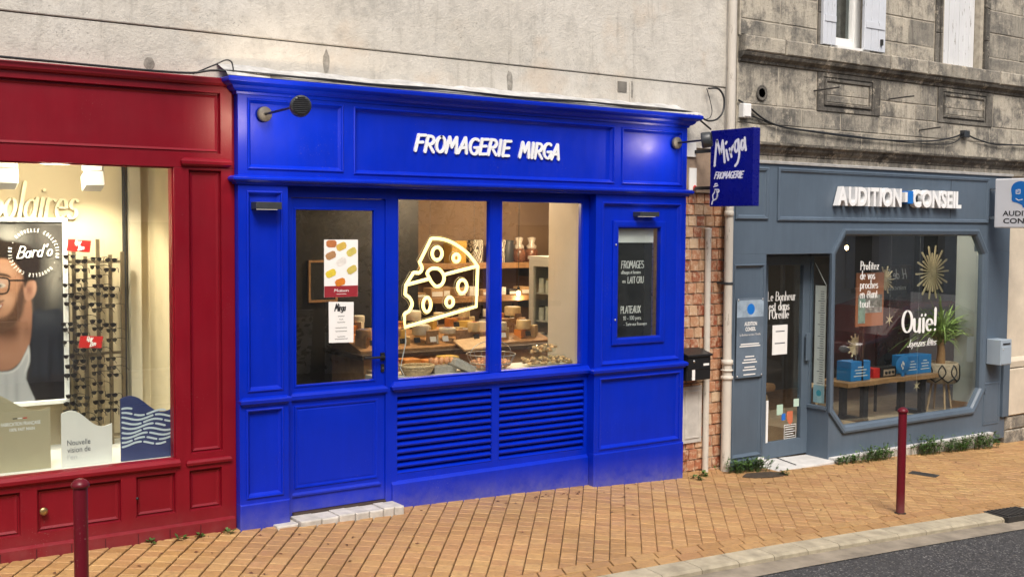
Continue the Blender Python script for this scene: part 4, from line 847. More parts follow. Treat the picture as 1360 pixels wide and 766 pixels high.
for cx, cz, rx, rz in HOLES: MB().tube([(cx+(rx+.022)*math.cos(2*math.pi*i/20), .21, cz+(rz+.022)*math.sin(2*math.pi*i/20)) for i in range(20)], .0022, 5, True).build('acrylic_edge', ACR, ns)
MB().tube([(1.42, .21, 1.50), (1.43, .22, 1.38), (1.41, .24, 1.25), (1.40, .25, 1.18), (1.44, .26, 1.12), (1.36, .27, 1.105)], .004, 6).build('cable', WHITE, ns)
for x in (1.64, 2.05): MB().tube([(x, .21, 2.17 if x < 2 else 1.98), (x, .21, 2.60)], .0012, 4).build('hanging_wire', STEEL, ns)
# ---- things on the door glass and behind the door
po = thing('cheese_poster', 'white poster of coloured cheeses with dark red foot on the blue door glass', 'poster', (.83, .116, 1.755))
MB().box(.692, .965, .1155, .1172, 1.755, 2.175).build('sheet', PAPER, po); MB().box(.693, .964, .1145, .1152, 1.756, 1.838).build('red_band', M('print_red', (.28, .02, .03), .5), po)
for k, (x, z, c, r_) in enumerate(((.75, 2.145, (.45, .16, .05), 0), (.83, 2.125, (.60, .42, .08), .4), (.912, 2.085, (.58, .50, .12), .5), (.745, 2.06, (.40, .22, .10), .4), (.83, 2.015, (.72, .70, .66), .5), (.745, 1.93, (.70, .55, .05), .4), (.915, 1.955, (.55, .45, .10), .5), (.82, 1.865, (.62, .20, .02), .3))):
    mm = M('print_cheese_%s' % 'abcdefgh'[k], c, .5, .15, 40); u_ = Vector((math.cos(r_), 0, math.sin(r_))); w_ = Vector((-math.sin(r_), 0, math.cos(r_)))
    a, b = .041, .026; P = [(-a, -b*.5), (-a*.6, -b), (a*.7, -b), (a, -b*.4), (a, b*.6), (a*.6, b), (-a*.6, b), (-a, b*.6)]
    MB().add([Vector((x, .1143-.0001*k, z))+u_*p+w_*q for p, q in P], [tuple(range(8))]).build('printed_cheese', mm, po)
fit('Maison', .77, .89, 1.795, .02, XZ(.1144), nib=(.09, .05), depth=.0004).build('lettering', PAPER, po); MB().box(.79, .87, .1138, .1143, 1.776, 1.779).build('rule', PAPER, po)
no = thing('hours_notice', 'white paper notice with opening hours below the poster on the blue door', 'notice', (.83, .116, 1.418))
MB().add([(.727,.1155,1.724),(.930,.1155,1.716),(.928,.1155,1.418),(.729,.1155,1.424)], [(0,3,2,1)]).build('sheet', PAPER, no)
tx = strokes('Mirga', .775, 1.655, .05, XZ(.1150), nib=(.09, .06), narrow=.8, slant=.2, depth=.0004)[0]
for wd, z in ((.05, 1.615), (.03, 1.592), (.06, 1.57), (.09, 1.53), (.09, 1.505), (.06, 1.465), (.10, 1.448)):     # lines too small to read
    n = int(wd/.006); ribbon(tx, [(.828-wd/2+wd*i/n, z+.003*(-1)**i) for i in range(n+1)], .0016, .0016, XZ(.1150), 0, .0004)
tx.build('lettering', INK, no)
t = thing('framed_board', 'dark framed board on the wall behind the blue door', 'picture', (1.5, 1.75, 1.7)); MB().frame(1.32, 1.60, 1.60, 1.97, [(0, 1.759), (0, 1.735), (.02, 1.735), (.02, 1.75)]).build('frame', WOODM, t); MB().box(1.34, 1.58, 1.748, 1.752, 1.62, 1.95).build('board', BLACK, t)
t = thing('round_table', 'round white table just inside the blue door', 'table', (1.62, 1.2, .2)); MB().lathe((1.62, 1.2, .9), [(.26, 0), (.28, .01), (.28, .03), (0, .031)], 28).build('table_top', WHITE, t); MB().lathe((1.62, 1.2, .2), [(.2, 0), (.2, .02), (.03, .04), (.025, .7)], 14).build('pedestal', DARKGREY, t)
# ---- menu board in the case
mnu = thing('menu_board', 'black chalk menu board in the glass case of the right blue pilaster', 'menu board', (3.6, .08, 1.33))
MB().box(3.39, 3.83, .075, .085, 1.33, 2.145).build('board', M('slate_board', (.02, .021, .023), .5, .3, 12), mnu); MB().box(3.83, 3.842, .07, .09, 1.33, 2.145).build('edge_strip', STEEL, mnu)
MB().box(3.39, 3.84, .070, .084, 2.147, 2.268).build('painted_sky_reflection', PAPER, mnu)  # white strip standing in for the sky's reflection at the top of the case glass
c = MB()
for s, a, b, z, h in (('FROMAGES', 3.475, 3.735, 1.925, .062), ('affinages et fermiers', 3.475, 3.70, 1.876, .030), ('au', 3.49, 3.53, 1.80, .032), ('LAIT CRU', 3.55, 3.735, 1.795, .055), ('PLATEAUX', 3.475, 3.705, 1.535, .06), ('10 - 100 pers.', 3.505, 3.715, 1.475, .035), ('- Tarte aux fromages', 3.51, 3.78, 1.425, .028)):
    k = fit(s.replace('q', 'g'), a, b, z, h, XZ(.0745), nib=(.055, .05), depth=.0006); c.add(k.v, k.f)
c.build('chalk_lettering', CHALK, mnu)
mb = MB(); n = 10; mb.prism([(3.49+.055*math.cos(2*math.pi*i/n), 1.385+.042*math.sin(2*math.pi*i/n)) for i in range(n)], .0735, .0748); mb.build('stain_patch', BLACK, mnu)
# ================================================================== red optician
rs = thing('red_shopfront', 'dark red panelled wooden optician shopfront at the left edge', 'shopfront', (-.8, .06, .2))
X0 = -5.0; Y = .06
panelled(rs, 'fascia', X0, -.002, 2.655, 3.22, Y, .1, [(X0+.2, -.10, 2.755, 3.16)], RED, pname='fascia_panel', depth=.026, recess=True)
MB().run(X0, -.002, Y, [(0, 3.205), (.02, 3.21), (.03, 3.225), (.03, 3.255), (.02, 3.262), (0, 3.265)], .08, mitre=False).build('top_moulding', RED, rs, .002)
panelled(rs, 'pilaster', -.420, -.002, .1, 2.655, Y, .12, [(-.318, -.097, .735, 2.64), (-.330, -.107, .348, .62)], RED, depth=.026, recess=True)
MB().run(-.345, -.06, Y, [(0, 2.662), (.02, 2.668), (.03, 2.68), (.032, 2.70), (.02, 2.715), (0, 2.722)], .02).build('pilaster_cap', RED, rs, .002)
MB().run(-.335, -.06, Y, [(0, .652), (.018, .658), (.022, .675), (.014, .69), (0, .694)], .02).build('pilaster_ledge', RED, rs)
panelled(rs, 'stall_riser', X0, -.420, .1, .70, Y, .12, [(-1.9, -1.402, .342, .613), (-1.303, -.787, .343, .615), (-.688, -.424-.004, .35, .621)], RED, pname='riser_panel', depth=.026, recess=True)
MB().run(X0, -.40, Y, [(0, .65), (.015, .655), (.03, .668), (.032, .69), (.016, .708), (0, .712)], .02, mitre=False).build('window_sill', RED, rs, .002)
mb = MB(); mb.add([(X0,.03,.05),(-.02,.03,.05),(-.02,.03,.258),(X0,.03,.258),(X0,.058,.272),(-.02,.058,.272),(-.02,.1,.05)], [(0,1,2,3),(3,2,5,4),(1,6,5,2)]); mb.build('plinth', RED, rs)
x = -1.95
for k in range(9): MB().box(x, x+.006, .0285, .031, .1, .25).build('plinth_joint', M('dark_red_joint', (.07, .004, .008), .6), rs); x += .21
MB().board(X0, -.420, .71, 2.655, Y+.02, Y+.07, [(X0+.1, -.428, .714, 2.648)]).build('window_frame', RED, rs)
pane(rs, X0+.1, -.428, .714, 2.648, .11, 'glass'); MB().lathe((-1.268, Y+.018, .478), [(.012, 0), (.012, -.015), (.024, -.022), (.026, -.034), (.016, -.04), (0, -.041)], 16, (0, 1, 0)).build('cabinet_knob', BRASS, rs)
MB().lathe((-.682, Y-.0, .478), [(.01, 0), (.01, -.004), (0, -.005)], 10, (0, 1, 0)).build('keyhole', BLACK, rs)
# ---- display room
WALLB = M('beige_wall', (.60, .51, .35), .8, .05, 2)
rr = thing('optician_display_room', 'beige lit display space behind the red shop window', 'room', (-1.5, .6, .7))
MB().box(X0, -.25, 1.05, 1.1, .5, 2.8).build('back_wall', WALLB, rr); MB().box(-.28, -.22, .12, 1.05, .5, 2.8).build('side_wall', WALLB, rr); MB().box(X0, -.25, .13, 1.05, 2.72, 2.78).build('ceiling', M('ceiling_w', (.6, .57, .5), .9), rr)
MB().box(X0, -.28, .125, 1.05, .66, .705).build('display_base', M('display_white', (.80, .78, .72), .5, .04), rr, .003)
MB().box(-.475, -.465, 1.0, 1.05, .7, 2.72).build('reflection_line', DARK, rr); MB().box(-.44, -.36, .98, 1.05, .7, 2.72).build('reflection_column', M('reflection_cream', (.55, .50, .40), .7, .05), rr)  # dark line and pale column built to imitate a reflection in the window glass
SOL = M('gold_letter', (.78, .70, .50), .45, .05, 10)
def each_sol(one, ch): one.build('letter', SOL, rr)
tw = text_width('Solaires', 1, 1, .02); strokes('Solaires', -1.40, 2.315, .245, XZ(1.035), nib=(.05, .022), narrow=.60/(tw*.245), slant=.22, track=.02, depth=.035, each=each_sol)
for x, lab in ((-1.39, 'white box spotlight at the left edge of the optician window'), (-.855, 'white box spotlight above the sunglasses rack')):
    t = thing('track_spotlight', lab, 'lamp', (x, .4, 2.6)); MB().box(x-.05, x+.05, .34, .46, 2.63, 2.72).build('ballast', WHITE, t, .004); MB().obox((x, .38, 2.56), (.062, 0, 0), (0, .05, -.02), (0, .016, .048)).build('head', WHITE, t, .005)
    MB().tube([(x+.066, .40, 2.68), (x+.07, .39, 2.57)], .009, 6).build('bracket', M('pale_grey', (.5, .5, .5), .4), t)
    MB().obox((x, .44, 2.535), (.05, 0, 0), (0, .004, -.0015), (0, .014, .036)).build('lens', EM('spot_lens', (1, .85, .6), 10), t)
    l = bpy.data.lights.new('spot', 'SPOT'); l.energy = 34; l.color = (1, .86, .64); l.spot_size = R(110); l.spot_blend = .7; l.shadow_soft_size = .03; o = bpy.data.objects.new('lamp_light', l); COL.objects.link(o); o.parent = t; o.location = Vector((0, .1, -.09)); o.rotation_euler = Vector((-.15, -.42, .75)).to_track_quat('Z', 'Y').to_euler()
t = thing('ceiling_strip_light', 'small white strip light near the optician ceiling', 'lamp', (-1.1, .25, 2.7)); MB().box(-1.18, -1.06, .21, .29, 2.69, 2.72).build('housing', WHITE, t); MB().box(-1.17, -1.07, .215, .285, 2.686, 2.689).build('tube', EM('strip_white', (1, .93, .8), 14), t); lamp_point(t, (-1.12, .24, 2.6), 16, (1, .85, .62), .1)
# ---- framed poster with a printed portrait
PX = lambda cx, cy: (-.946+(cx/3.06-84)*.0049, 2.272-(cy/3.06-8)*.00522)
pf = thing('portrait_poster', 'large framed poster of a bearded man in glasses, left in the optician window', 'poster', (-1.4, .8, 1.05))
MB().frame(-2.0, -.922, 1.035, 2.315, [(0, .83), (0, .79), (.024, .79), (.03, .80), (.03, .812)]).build('frame', WHITE, pf); MB().box(-1.98, -.94, .812, .82, 1.05, 2.30).build('back_board', M('print_backdrop', (.06, .055, .05), .4, .7, 2.2), pf)
import numpy as np
def sdf(P, x, y):                                  # signed distance to a polygon, inside positive
    d = np.full(x.shape, 1e9); ins = np.zeros(x.shape, bool); n = len(P)
    for i in range(n):
        ax, ay = P[i]; bx, by = P[(i+1) % n]; ex, ey = bx-ax, by-ay; t = np.clip(((x-ax)*ex+(y-ay)*ey)/(ex*ex+ey*ey+1e-9), 0, 1)
        d = np.minimum(d, np.hypot(x-ax-t*ex, y-ay-t*ey)); c = ((ay > y) != (by > y)) & (x < (bx-ax)*(y-ay)/(by-ay+1e-9)+ax); ins ^= c
    return np.where(ins, d, -d)
def sst(a, b, v): t = np.clip((v-a)/(b-a), 0, 1); return t*t*(3-2*t)
def portrait():
    """the printed photograph on the poster, as colours on a fine flat grid"""
    cols, rows = 130, 250; gx = np.linspace(-110, 257, cols); gy = np.linspace(27, 733, rows); x, y = np.meshgrid(gx, gy); rn = np.random.RandomState(4)
    def lay(C, m, col): return C*(1-m[..., None])+np.array(col)*m[..., None]
    def poly(P, s): return sst(-s, s, sdf(smooth(P, True, 3), x, y))
    def blob(cx_, cy_, rx, ry, s=1.0): return np.exp(-(((x-cx_)/rx)**2+((y-cy_)/ry)**2)*s)
    g = rn.rand(rows, cols); C = np.zeros((rows, cols, 3))+np.array((.045, .042, .040))
    C = lay(C, .8*blob(45, 75, 60, 45), (.34, .33, .31)); C = lay(C, .7*blob(222, 240, 38, 120), (.36, .34, .30)); C = lay(C, .5*blob(180, 70, 26, 60), (.16, .15, .14)); C = lay(C, .5*sst(.4, 1, np.sin(x*.11))*sst(260, 340, y)*0.6, (.12, .12, .12))
    jk = poly([(60,470),(110,400),(150,362),(175,372),(262,398),(262,760),(70,760),(118,600)], 5); C = lay(C, jk, (.030, .034, .046)); C = lay(C, jk*.7*blob(190, 400, 60, 40), (.075, .082, .10)); C = lay(C, jk*.8*blob(118, 560, 9, 120), (.006, .007, .010)); C = lay(C, jk*.5*blob(200, 600, 10, 160), (.012, .013, .018))
    for xb in (150, 196, 240): C = lay(C, jk*.45*np.exp(-((x-xb)/6)**2)*sst(440, 480, y), (.010, .011, .014))
    C = lay(C, jk*.6*sst(630, 640, y), (.022, .016, .015))
    sh = poly([(-130,575),(0,606),(60,592),(98,530),(112,505),(116,570),(98,640),(122,760),(-130,760)], 5); C = lay(C, sh, (.50, .51, .54)); C = lay(C, sh*.55*blob(60, 690, 10, 90), (.30, .31, .34)); C = lay(C, sh*.5*blob(20, 660, 8, 60), (.36, .37, .40)); C = lay(C, sh*.8*np.exp(-((sdf(smooth([(-130,575),(0,606),(60,592),(98,530),(112,505),(116,570),(98,640),(122,760),(-130,760)], True, 3), x, y)-7)/3)**2)*sst(640, 600, y), (.72, .72, .74))
    nk = poly([(-130,420),(40,420),(104,330),(126,340),(120,470),(100,535),(56,588),(0,603),(-130,580)], 5)*(1-sh*.0); nk = nk*(1-sst(-2, 3, sdf(smooth([(-130,575),(0,606),(60,592),(98,530),(112,505),(116,570),(98,640),(122,760),(-130,760)], True, 3), x, y))); C = lay(C, nk, (.40, .20, .13)); C = lay(C, nk*.9*blob(35, 448, 85, 38), (.10, .045, .03)); C = lay(C, nk*.5*blob(85, 470, 16, 60), (.47, .25, .17)); C = lay(C, nk*.5*blob(10, 545, 60, 22), (.50, .28, .19))
    fc = poly([(-130,120),(-30,120),(50,150),(92,200),(100,262),(100,330),(84,392),(44,432),(-20,455),(-130,455)], 5); C = lay(C, fc, (.47, .255, .165)); C = lay(C, fc*.7*blob(20, 325, 34, 26), (.62, .38, .27)); C = lay(C, fc*.6*blob(20, 205, 60, 26), (.58, .35, .245)); C = lay(C, fc*.75*blob(92, 300, 26, 110), (.27, .13, .08)); C = lay(C, fc*.6*blob(-30, 300, 20, 40), (.34, .17, .11))
    bd = poly([(92,262),(100,300),(94,350),(82,396),(40,440),(-20,462),(-90,450),(-40,402),(10,392),(40,372),(62,330),(78,280)], 11); C = lay(C, bd*(.72+.28*g), (.075, .042, .030)); C = lay(C, fc*.5*blob(0, 400, 26, 14)*(.5+.5*g), (.22, .12, .085))
    C = lay(C, .8*fc*poly([(-60,338),(-20,330),(18,322),(8,334),(-20,342),(-60,348)], 3)*(.6+.4*g), (.10, .055, .04))
    C = lay(C, fc*poly([(-60,352),(-10,346),(14,336),(4,356),(-14,370),(-60,376)], 2), (.30, .10, .085)); C = lay(C, fc*poly([(-60,352),(-12,348),(8,342),(-2,355),(-18,363),(-60,366)], 1.5), (.80, .78, .74))
    C = lay(C, fc*.85*poly([(-60,228),(-10,216),(30,222),(46,236),(26,232),(-10,228),(-60,238)], 3), (.045, .028, .02)); C = lay(C, fc*poly([(-40,268),(-16,258),(12,258),(24,268),(4,276),(-24,276)], 2), (.55, .48, .42)); C = lay(C, fc*blob(2, 267, 9, 8, 1.5), (.03, .022, .018)); C = lay(C, fc*.6*blob(30, 284, 20, 6), (.30, .15, .10))
    er = poly([(96,268),(120,246),(142,254),(146,286),(132,318),(108,330),(97,312)], 4); C = lay(C, er, (.46, .25, .175)); C = lay(C, er*.8*blob(116, 286, 11, 24), (.23, .105, .075)); C = lay(C, er*.5*blob(138, 276, 6, 30), (.60, .37, .28))
    hr = poly([(-130,150),(-110,70),(-40,62),(20,88),(60,92),(120,112),(158,160),(158,210),(140,244),(112,252),(100,275),(94,250),(88,215),(60,178),(20,160),(-40,165),(-130,190)], 8); st_ = .5+.5*np.sin(x*.35+y*.22+3*np.sin(y*.05)); C = lay(C, hr, (.016, .011, .009)); C = lay(C, hr*.5*st_*(.3+.7*blob(60, 130, 70, 40)), (.085, .060, .045)); C = lay(C, hr*.25*g, (.06, .045, .035))
    lens = sdf(smooth([(-60,242),(-20,236),(26,238),(38,252),(34,284),(20,298),(-20,298),(-60,292)], True, 4), x, y); C = lay(C, sst(4.2, 2.2, np.abs(lens)), (.012, .010, .009)); C = lay(C, fc*sst(4.5, 2.2, np.abs(y-(247+.02*(x-38))))*sst(34, 38, x)*sst(104, 98, x), (.012, .010, .009)); C = lay(C, .22*sst(-2, 4, lens)*blob(0, 255, 40, 16), (.8, .8, .82))
    V = []; F = []
    for j in range(rows):
        for i in range(cols): px, pz = PX(gx[i], gy[j]); V.append((px, .8105, pz))
    for j in range(rows-1):
        for i in range(cols-1): F.append((j*cols+i, (j+1)*cols+i, (j+1)*cols+i+1, j*cols+i+1))
    mb = MB(); mb.add(V, F); m, nt, b, N, L = newmat('photo_print'); at_ = N.new('ShaderNodeVertexColor'); at_.layer_name = 'print'; L.new(at_.outputs[0], b.inputs['Base Color']); b.inputs['Roughness'].default_value = .35
    o = mb.build('printed_photo', m, pf); ca = o.data.color_attributes.new('print', 'FLOAT_COLOR', 'POINT'); ca.data.foreach_set('color', np.concatenate([np.clip(C*.62-.008, .002, 1).reshape(-1, 3), np.ones((rows*cols, 1))], 1).astype(np.float32).ravel())
portrait()
lg = MB(); cx, cz = PX(136, 138)
k = strokes("Bard'o", cx-.112, cz-.035, .078, XZ(.8012), nib=(.062, .048), narrow=1.1, slant=.25, track=.06, depth=.0006, rise=.08)[0]; lg.add(k.v, k.f)
ring = 'NOUVELLE COLLECTION - NOUVELLE COLLECTION - '
for i, ch in enumerate(ring):
    a = math.pi*.75-2*math.pi*i/len(ring); c0, s0 = math.cos(a), math.sin(a); rr_ = .142
    def put(s, t_, d, a=a, c0=c0, s0=s0): return (cx+c0*(rr_+t_)+s0*s*1.0, .8012-d, cz+s0*(rr_+t_)-c0*s)
    if ch != ' ': k = strokes(ch, -.007, 0, .022, put, nib=(.07, .06), narrow=.8, depth=.0006)[0]; lg.add(k.v, k.f)
lg.build('white_lettering', PAPER, pf)
# ---- sunglasses rack
ra = thing('sunglasses_rack', 'metal display rack of sunglasses at the back of the red shop window', 'rack', (-.75, .8, .7))
RODS = [(-.915, 2.10), (-.868, 2.17), (-.79, 2.05), (-.705, 2.17), (-.62, 2.06), (-.535, 2.08)]
BRZ = M('rack_bronze', (.20, .16, .10), .4, .2, 20, metal=.7)
for x, z in RODS: MB().box(x-.012, x+.012, .84, .86, .705, z).build('post', BRZ, ra)
for z in (.76, 1.35, 2.0): MB().box(-.93, -.53, .858, .868, z, z+.02).build('crossbar', BRZ, ra)
MB().box(-.95, -.66, .87, .88, .706, 1.45).build('mirror_panel', M('wood_slats', (.42, .32, .18), .5, .3, 20), ra)
SG = M('sunglass_black', (.012, .010, .009), .15, .3, 30)
def glasses(x, z, lab, s=.74):
    mb = MB(); z += rg.uniform(-.014, .014); yw = rg.uniform(-.35, .5); c_, s_ = math.cos(yw), math.sin(yw); big = rg.uniform(.9, 1.15)
    def tr(px, py, pz): return (x+(px)*c_-py*s_, .775+(px)*s_+py*c_, z+pz)
    for sx in (-1, 1):
        cc = sx*.031*s; P = [(cc+.022*s*big*math.cos(a)*(1.1 if math.sin(a) > 0 else .92), .018*s*big*math.sin(a)*(.8 if math.sin(a) > 0 else 1.1)) for a in [2*math.pi*i/12 for i in range(12)]]
        mb.add([tr(px, 0, pz) for px, pz in P], [tuple(range(12))]); mb.tube([tr(px, -.001, pz) for px, pz in P], .0022, 4, True)
        mb.tube([tr(sx*.058*s, 0, .010), tr(sx*.062*s, -.05, .014), tr(sx*.060*s, -.10, .010), tr(sx*.057*s, -.128, -.016)], .0026, 4)
    mb.tube([tr(-.010, 0, .007), tr(0, -.002, .010), tr(.010, 0, .007)], .0025, 4)
    g = mb.build('sunglasses', SG); tag(g, lab, 'sunglasses', 'sunglasses on the display rack')
rg = random.Random(2)
for ci, x in enumerate((-.925, -.845, -.735, -.64)):
    for k in range(19):
        z = 2.04-k*.063-(.02 if ci % 2 else 0)
        if z > .85 and not (ci in (0, 3) and k % 4 == 2): glasses(x+rg.uniform(-.012, .012), z, 'dark sunglasses, %s from the top in the %s column of the rack' % (ORD[k], ['leftmost', 'second', 'third', 'rightmost'][ci]))
REDT = M('tag_red', (.55, .012, .01), .5, .03)
for (x0, z0, lab) in ((-.955, 2.085, 'red brand card clipped on top of the sunglasses rack'), (-.885, 1.425, 'red brand card clipped half way down the sunglasses rack')):
    t = thing('brand_card', lab, 'card', (x0, .64, z0)); MB().obox((x0+.07, .635, z0+.042), (.078, .01, -.006), (-.006, 0, -.040), (0, .002, 0)).build('card', REDT, t)
    q = MB(); k = strokes('Ray', x0+.035, z0+.045, .034, XZ(.630), nib=(.09, .07), slant=.3, rise=.25, depth=.0005, track=-.05)[0]; q.add(k.v, k.f); k = strokes('Ban', x0+.06, z0+.012, .030, XZ(.630), nib=(.09, .07), slant=.3, rise=.25, depth=.0005, track=-.05)[0]; q.add(k.v, k.f); q.build('lettering', PAPER, t)
# ---- cards on the window base
def wave_card(x0, x1, z0, zl, zr, y, mat_, label):
    t = thing('display_card', label, 'card', ((x0+x1)/2, y, z0)); n = 14
    P = [(x0, z0), (x1, z0)]+[(x1+(x0-x1)*i/n, zr+(zl-zr)*(i/n)+.035*math.sin(2*math.pi*(i/n)+math.pi)) for i in range(n+1)]
    MB().prism(P, y, y+.008).build('panel', mat_, t); MB().add([(x0+.06, y+.008, z0), (x0+.06, y+.008, z0+.2), (x0+.06, y+.1, z0)], [(0,1,2)]).build('stand', mat_, t); return t
KH = M('khaki_card', (.42, .37, .24), .6, .03); c1 = wave_card(-1.62, -1.175, .706, 1.20, 1.10, .25, KH, 'khaki display card with wavy top, leftmost on the optician sill')
q = MB(); sans(q, 'FABRICATION FRANÇAISE', -1.47, -1.235, 1.0, .022, XZ(.249), bold=.02); sans(q, '100% FAIT MAIN', -1.42, -1.27, .965, .02, XZ(.249), bold=.02); q.build('white_lettering', PAPER, c1)
for x, m_ in ((-1.40, INK), (-1.37, PAPER), (-1.34, M('tag_red', (.5,.01,.01)))): MB().box(x, x+.026, .2485, .2495, 1.042, 1.048).build('flag_bar', m_, c1)
c2 = wave_card(-1.115, -.795, .706, 1.055, .965, .22, M('white_card', (.80, .79, .74), .6, .03), 'white display card with wavy top and grey lettering on the optician sill')
q = MB(); sans(q, 'Nouvelle', -1.08, -.935, .845, .036, XZ(.2175)); sans(q, 'vision de', -1.08, -.935, .797, .036, XZ(.2175)); q.build('lettering', M('slate_ink', (.10, .11, .13), .6, 0), c2); q = MB(); sans(q, "l'en", -1.08, -1.02, .752, .034, XZ(.2175)); q.build('faded_lettering', M('faded_ink', (.60, .60, .60), .6, 0), c2)
NAVY = M('navy_card', (.035, .05, .16), .5, .04); c3 = wave_card(-.745, -.40, .706, 1.125, 1.03, .20, NAVY, 'navy display card with pale wavy lines, rightmost on the optician sill')
rg = random.Random(9); q = MB()
for r_ in range(10):
    x = -.733
    while x < -.44:
        l = rg.choice([.06, .12, .16, .2]); z = 1.075-r_*.029; ph = rg.uniform(0, 6); n = 10; x1 = min(x+l, -.412)
        P = [(x+(x1-x)*i/n, z+.013*math.sin(25*(x+(x1-x)*i/n)+.5*r_)) for i in range(n+1)]
        if P[0][1] < 1.105-.28*(x+.74) and P[-1][1] < 1.115-.25*(x1+.74): ribbon(q, P, .0066, .0066, XZ(.1990), 0, .0006)
        x = x1+.022
q.build('pale_waves', M('pale_blue_ink', (.62, .72, .78), .5, 0), c3)
# ================================================================== grey hearing shop
gs = thing('grey_shopfront', 'slate grey shopfront with white raised lettering on the right', 'shopfront', (7, .08, -.1))
Y = .08; XA, XB = 4.83, 9.40
panelled(gs, 'fascia', XA, XB, 2.03, 2.905, Y, .12, [], GREY, [(6.30, 8.88, 2.03, 2.21)])
def applied(x0, x1, z0, z1, name='fascia_moulding'):
    MB().frame(x0, x1, z0, z1, [(0, Y-.0005), (0, Y-.014), (.012, Y-.02), (.022, Y-.016), (.03, Y-.016), (.036, Y-.006), (.045, Y-.0005)]).build(name, GREY, gs)
applied(5.43, 8.94, 2.35, 2.86); applied(4.86, 5.30, 2.36, 2.855)
MB().run(XA, XB, Y, [(0, 2.89), (.02, 2.893), (.024, 2.915), (0, 2.925)], .05, mitre=False).build('top_trim', M('pale_trim', (.45, .45, .44), .7, .2, 12), gs)
MB().box(8.219, 8.225, Y-.0015, Y+.01, 2.4, 2.86).build('fascia_joint', DARK, gs); MB().box(6.70, 6.705, Y-.0012, Y+.01, 2.4, 2.5).build('fascia_joint', DARK, gs)
# pier left of the door
panelled(gs, 'pier', XA, 5.30, -.1, 2.03, Y, .27, [(4.87, 5.272, .105, 1.935)], GREY, depth=.018)
MB().cbox(XA, 5.303, Y-.012, Y+.05, -.1, .085, .008).build('pier_plinth', GREY, gs)
# window front with cut corners
OUT = [(6.404, 2.283), (6.22, 2.035), (6.24, .43), (6.468, .193), (8.746, .193), (8.945, .445), (8.932, 2.025), (8.741, 2.283)]
def scale_poly(P, d):
    n = len(P); out = []
    for i in range(n):
        a, b, c = Vector(P[i-1]), Vector(P[i]), Vector(P[(i+1) % n]); e1 = (b-a).normalized(); e2 = (c-b).normalized(); n1 = Vector((-e1.y, e1.x)); n2 = Vector((-e2.y, e2.x)); m = (n1+n2); m = m/m.length_squared*2
        out.append((b.x+m.x*d, b.y+m.y*d))
    return out
IN1 = scale_poly(OUT, .022); IN2 = scale_poly(OUT, .058); IN3 = scale_poly(OUT, .075)
mb = MB(); n = 8
for A, ya, B, yb in ((OUT, Y-.001, OUT, Y-.028), (OUT, Y-.028, IN1, Y-.034), (IN1, Y-.034, IN2, Y-.022), (IN2, Y-.022, IN3, Y+.0), (IN3, Y, IN3, Y+.05)):
    mb.add([(x, ya, z) for x, z in A]+[(x, yb, z) for x, z in B], [(i, (i+1) % n, (i+1) % n+n, i+n) for i in range(n)])
mb.build('window_frame', GREY, gs)
# wall round the octagonal opening: outer rectangle to octagon
RX0, RX1, RZ0, RZ1 = 6.254, 9.40, -.15, 2.03
low = MB(); yv = Y
INp = scale_poly(OUT, .03)
o = INp; L1 = [(6.254, 2.03), (6.254, RZ0), (9.40, RZ0), (9.40, 2.03)]
def face(P): low.add([(x, yv, z) for x, z in P], [tuple(range(len(P)))])
face([(6.254, RZ0), (9.40, RZ0), (9.40, o[4][1]), (o[4][0], o[4][1]), (o[3][0], o[3][1]), (6.254, o[3][1])])
face([(6.254, o[3][1]), o[3], o[2], (6.254, o[2][1])]); face([o[4], (9.40, o[4][1]), (9.40, o[5][1]), o[5]]); face([o[5], (9.40, o[5][1]), (9.40, 2.03), (o[6][0], 2.03)])
low.add([(6.254,yv,RZ0),(6.254,yv,2.03),(6.254,.36,2.03),(6.254,.36,RZ0)], [(0,1,2,3)]) if False else None
low.build('window_wall', GREY, gs)
cn = MB(); cn.add([(x, Y+.0015, z) for x, z in ((6.29, 2.03), o[1], o[0], (6.46, 2.22), (6.29, 2.22))], [(0,1,2,3,4)]); cn.add([(x, Y+.0015, z) for x, z in (o[7], o[6], (8.89, 2.03), (8.89, 2.22), (8.7, 2.22))], [(0,1,2,3,4)]); cn.build('window_wall_corner', GREY, gs)
pane_p = MB().prism(IN3, .115, .121); pane_p.build('glass', GLASSR, gs)
# return wall of the window box with a glazed sidelight
MB().board(0, 1, 0, 1, 0, 1)
def xboard(x, y0, y1, z0, z1, th, hole):
    mb = MB(); mb.board(y0, y1, z0, z1, 0, th, [hole] if hole else []); mb.v = [(x+b, a, c) for a, b, c in mb.v]; return mb
xboard(6.254, Y+.0025, .36, -.12, 2.027, .05, (.118, .345, .475, 1.995)).build('return_wall', GREY, gs, .003)
MB().box(6.275, 6.281, .12, .342, .478, 1.99).build('sidelight_glass', GLASS, gs)
MB().box(6.235, 6.255, .10, .355, .445, .475).build('sidelight_sill', GREY, gs)
# door
dr = MB().board(5.33, 6.254, -.03, 2.0, .35, .40, [(5.63, 6.150, .133, 1.91)]).build('door', GREY, gs, .003); pane(dr, 5.625, 6.155, .13, 1.915, .37)
MB().box(5.25, 6.26, .36, .42, 2.0, 2.06).build('door_head', GREY, gs); MB().box(5.25, 5.33, .34, .42, -.1, 2.03).build('door_jamb', GREY, gs); MB().box(5.28, 6.26, .09, .40, 2.028, 2.05).build('porch_soffit', M('pale_grey', (.5,.5,.5)), gs)
hh = MB(); hh.box(6.168, 6.235, .31, .325, .93, 1.21); hh.build('door_pull', GREY, dr, .004); 
for z in (.97, 1.17): MB().tube([(6.2, .325, z), (6.2, .35, z)], .008, 6).build('pull_fixing', STEEL, dr)
MB().box(5.632, 5.66, .345, .352, .135, .56).build('white_edge_sticker', PAPER, dr)
sl = thing('threshold_slab', 'pale worn stone slab at the grey shop doorway', 'slab', (5.8, .1, -.06)); gz = ground_z
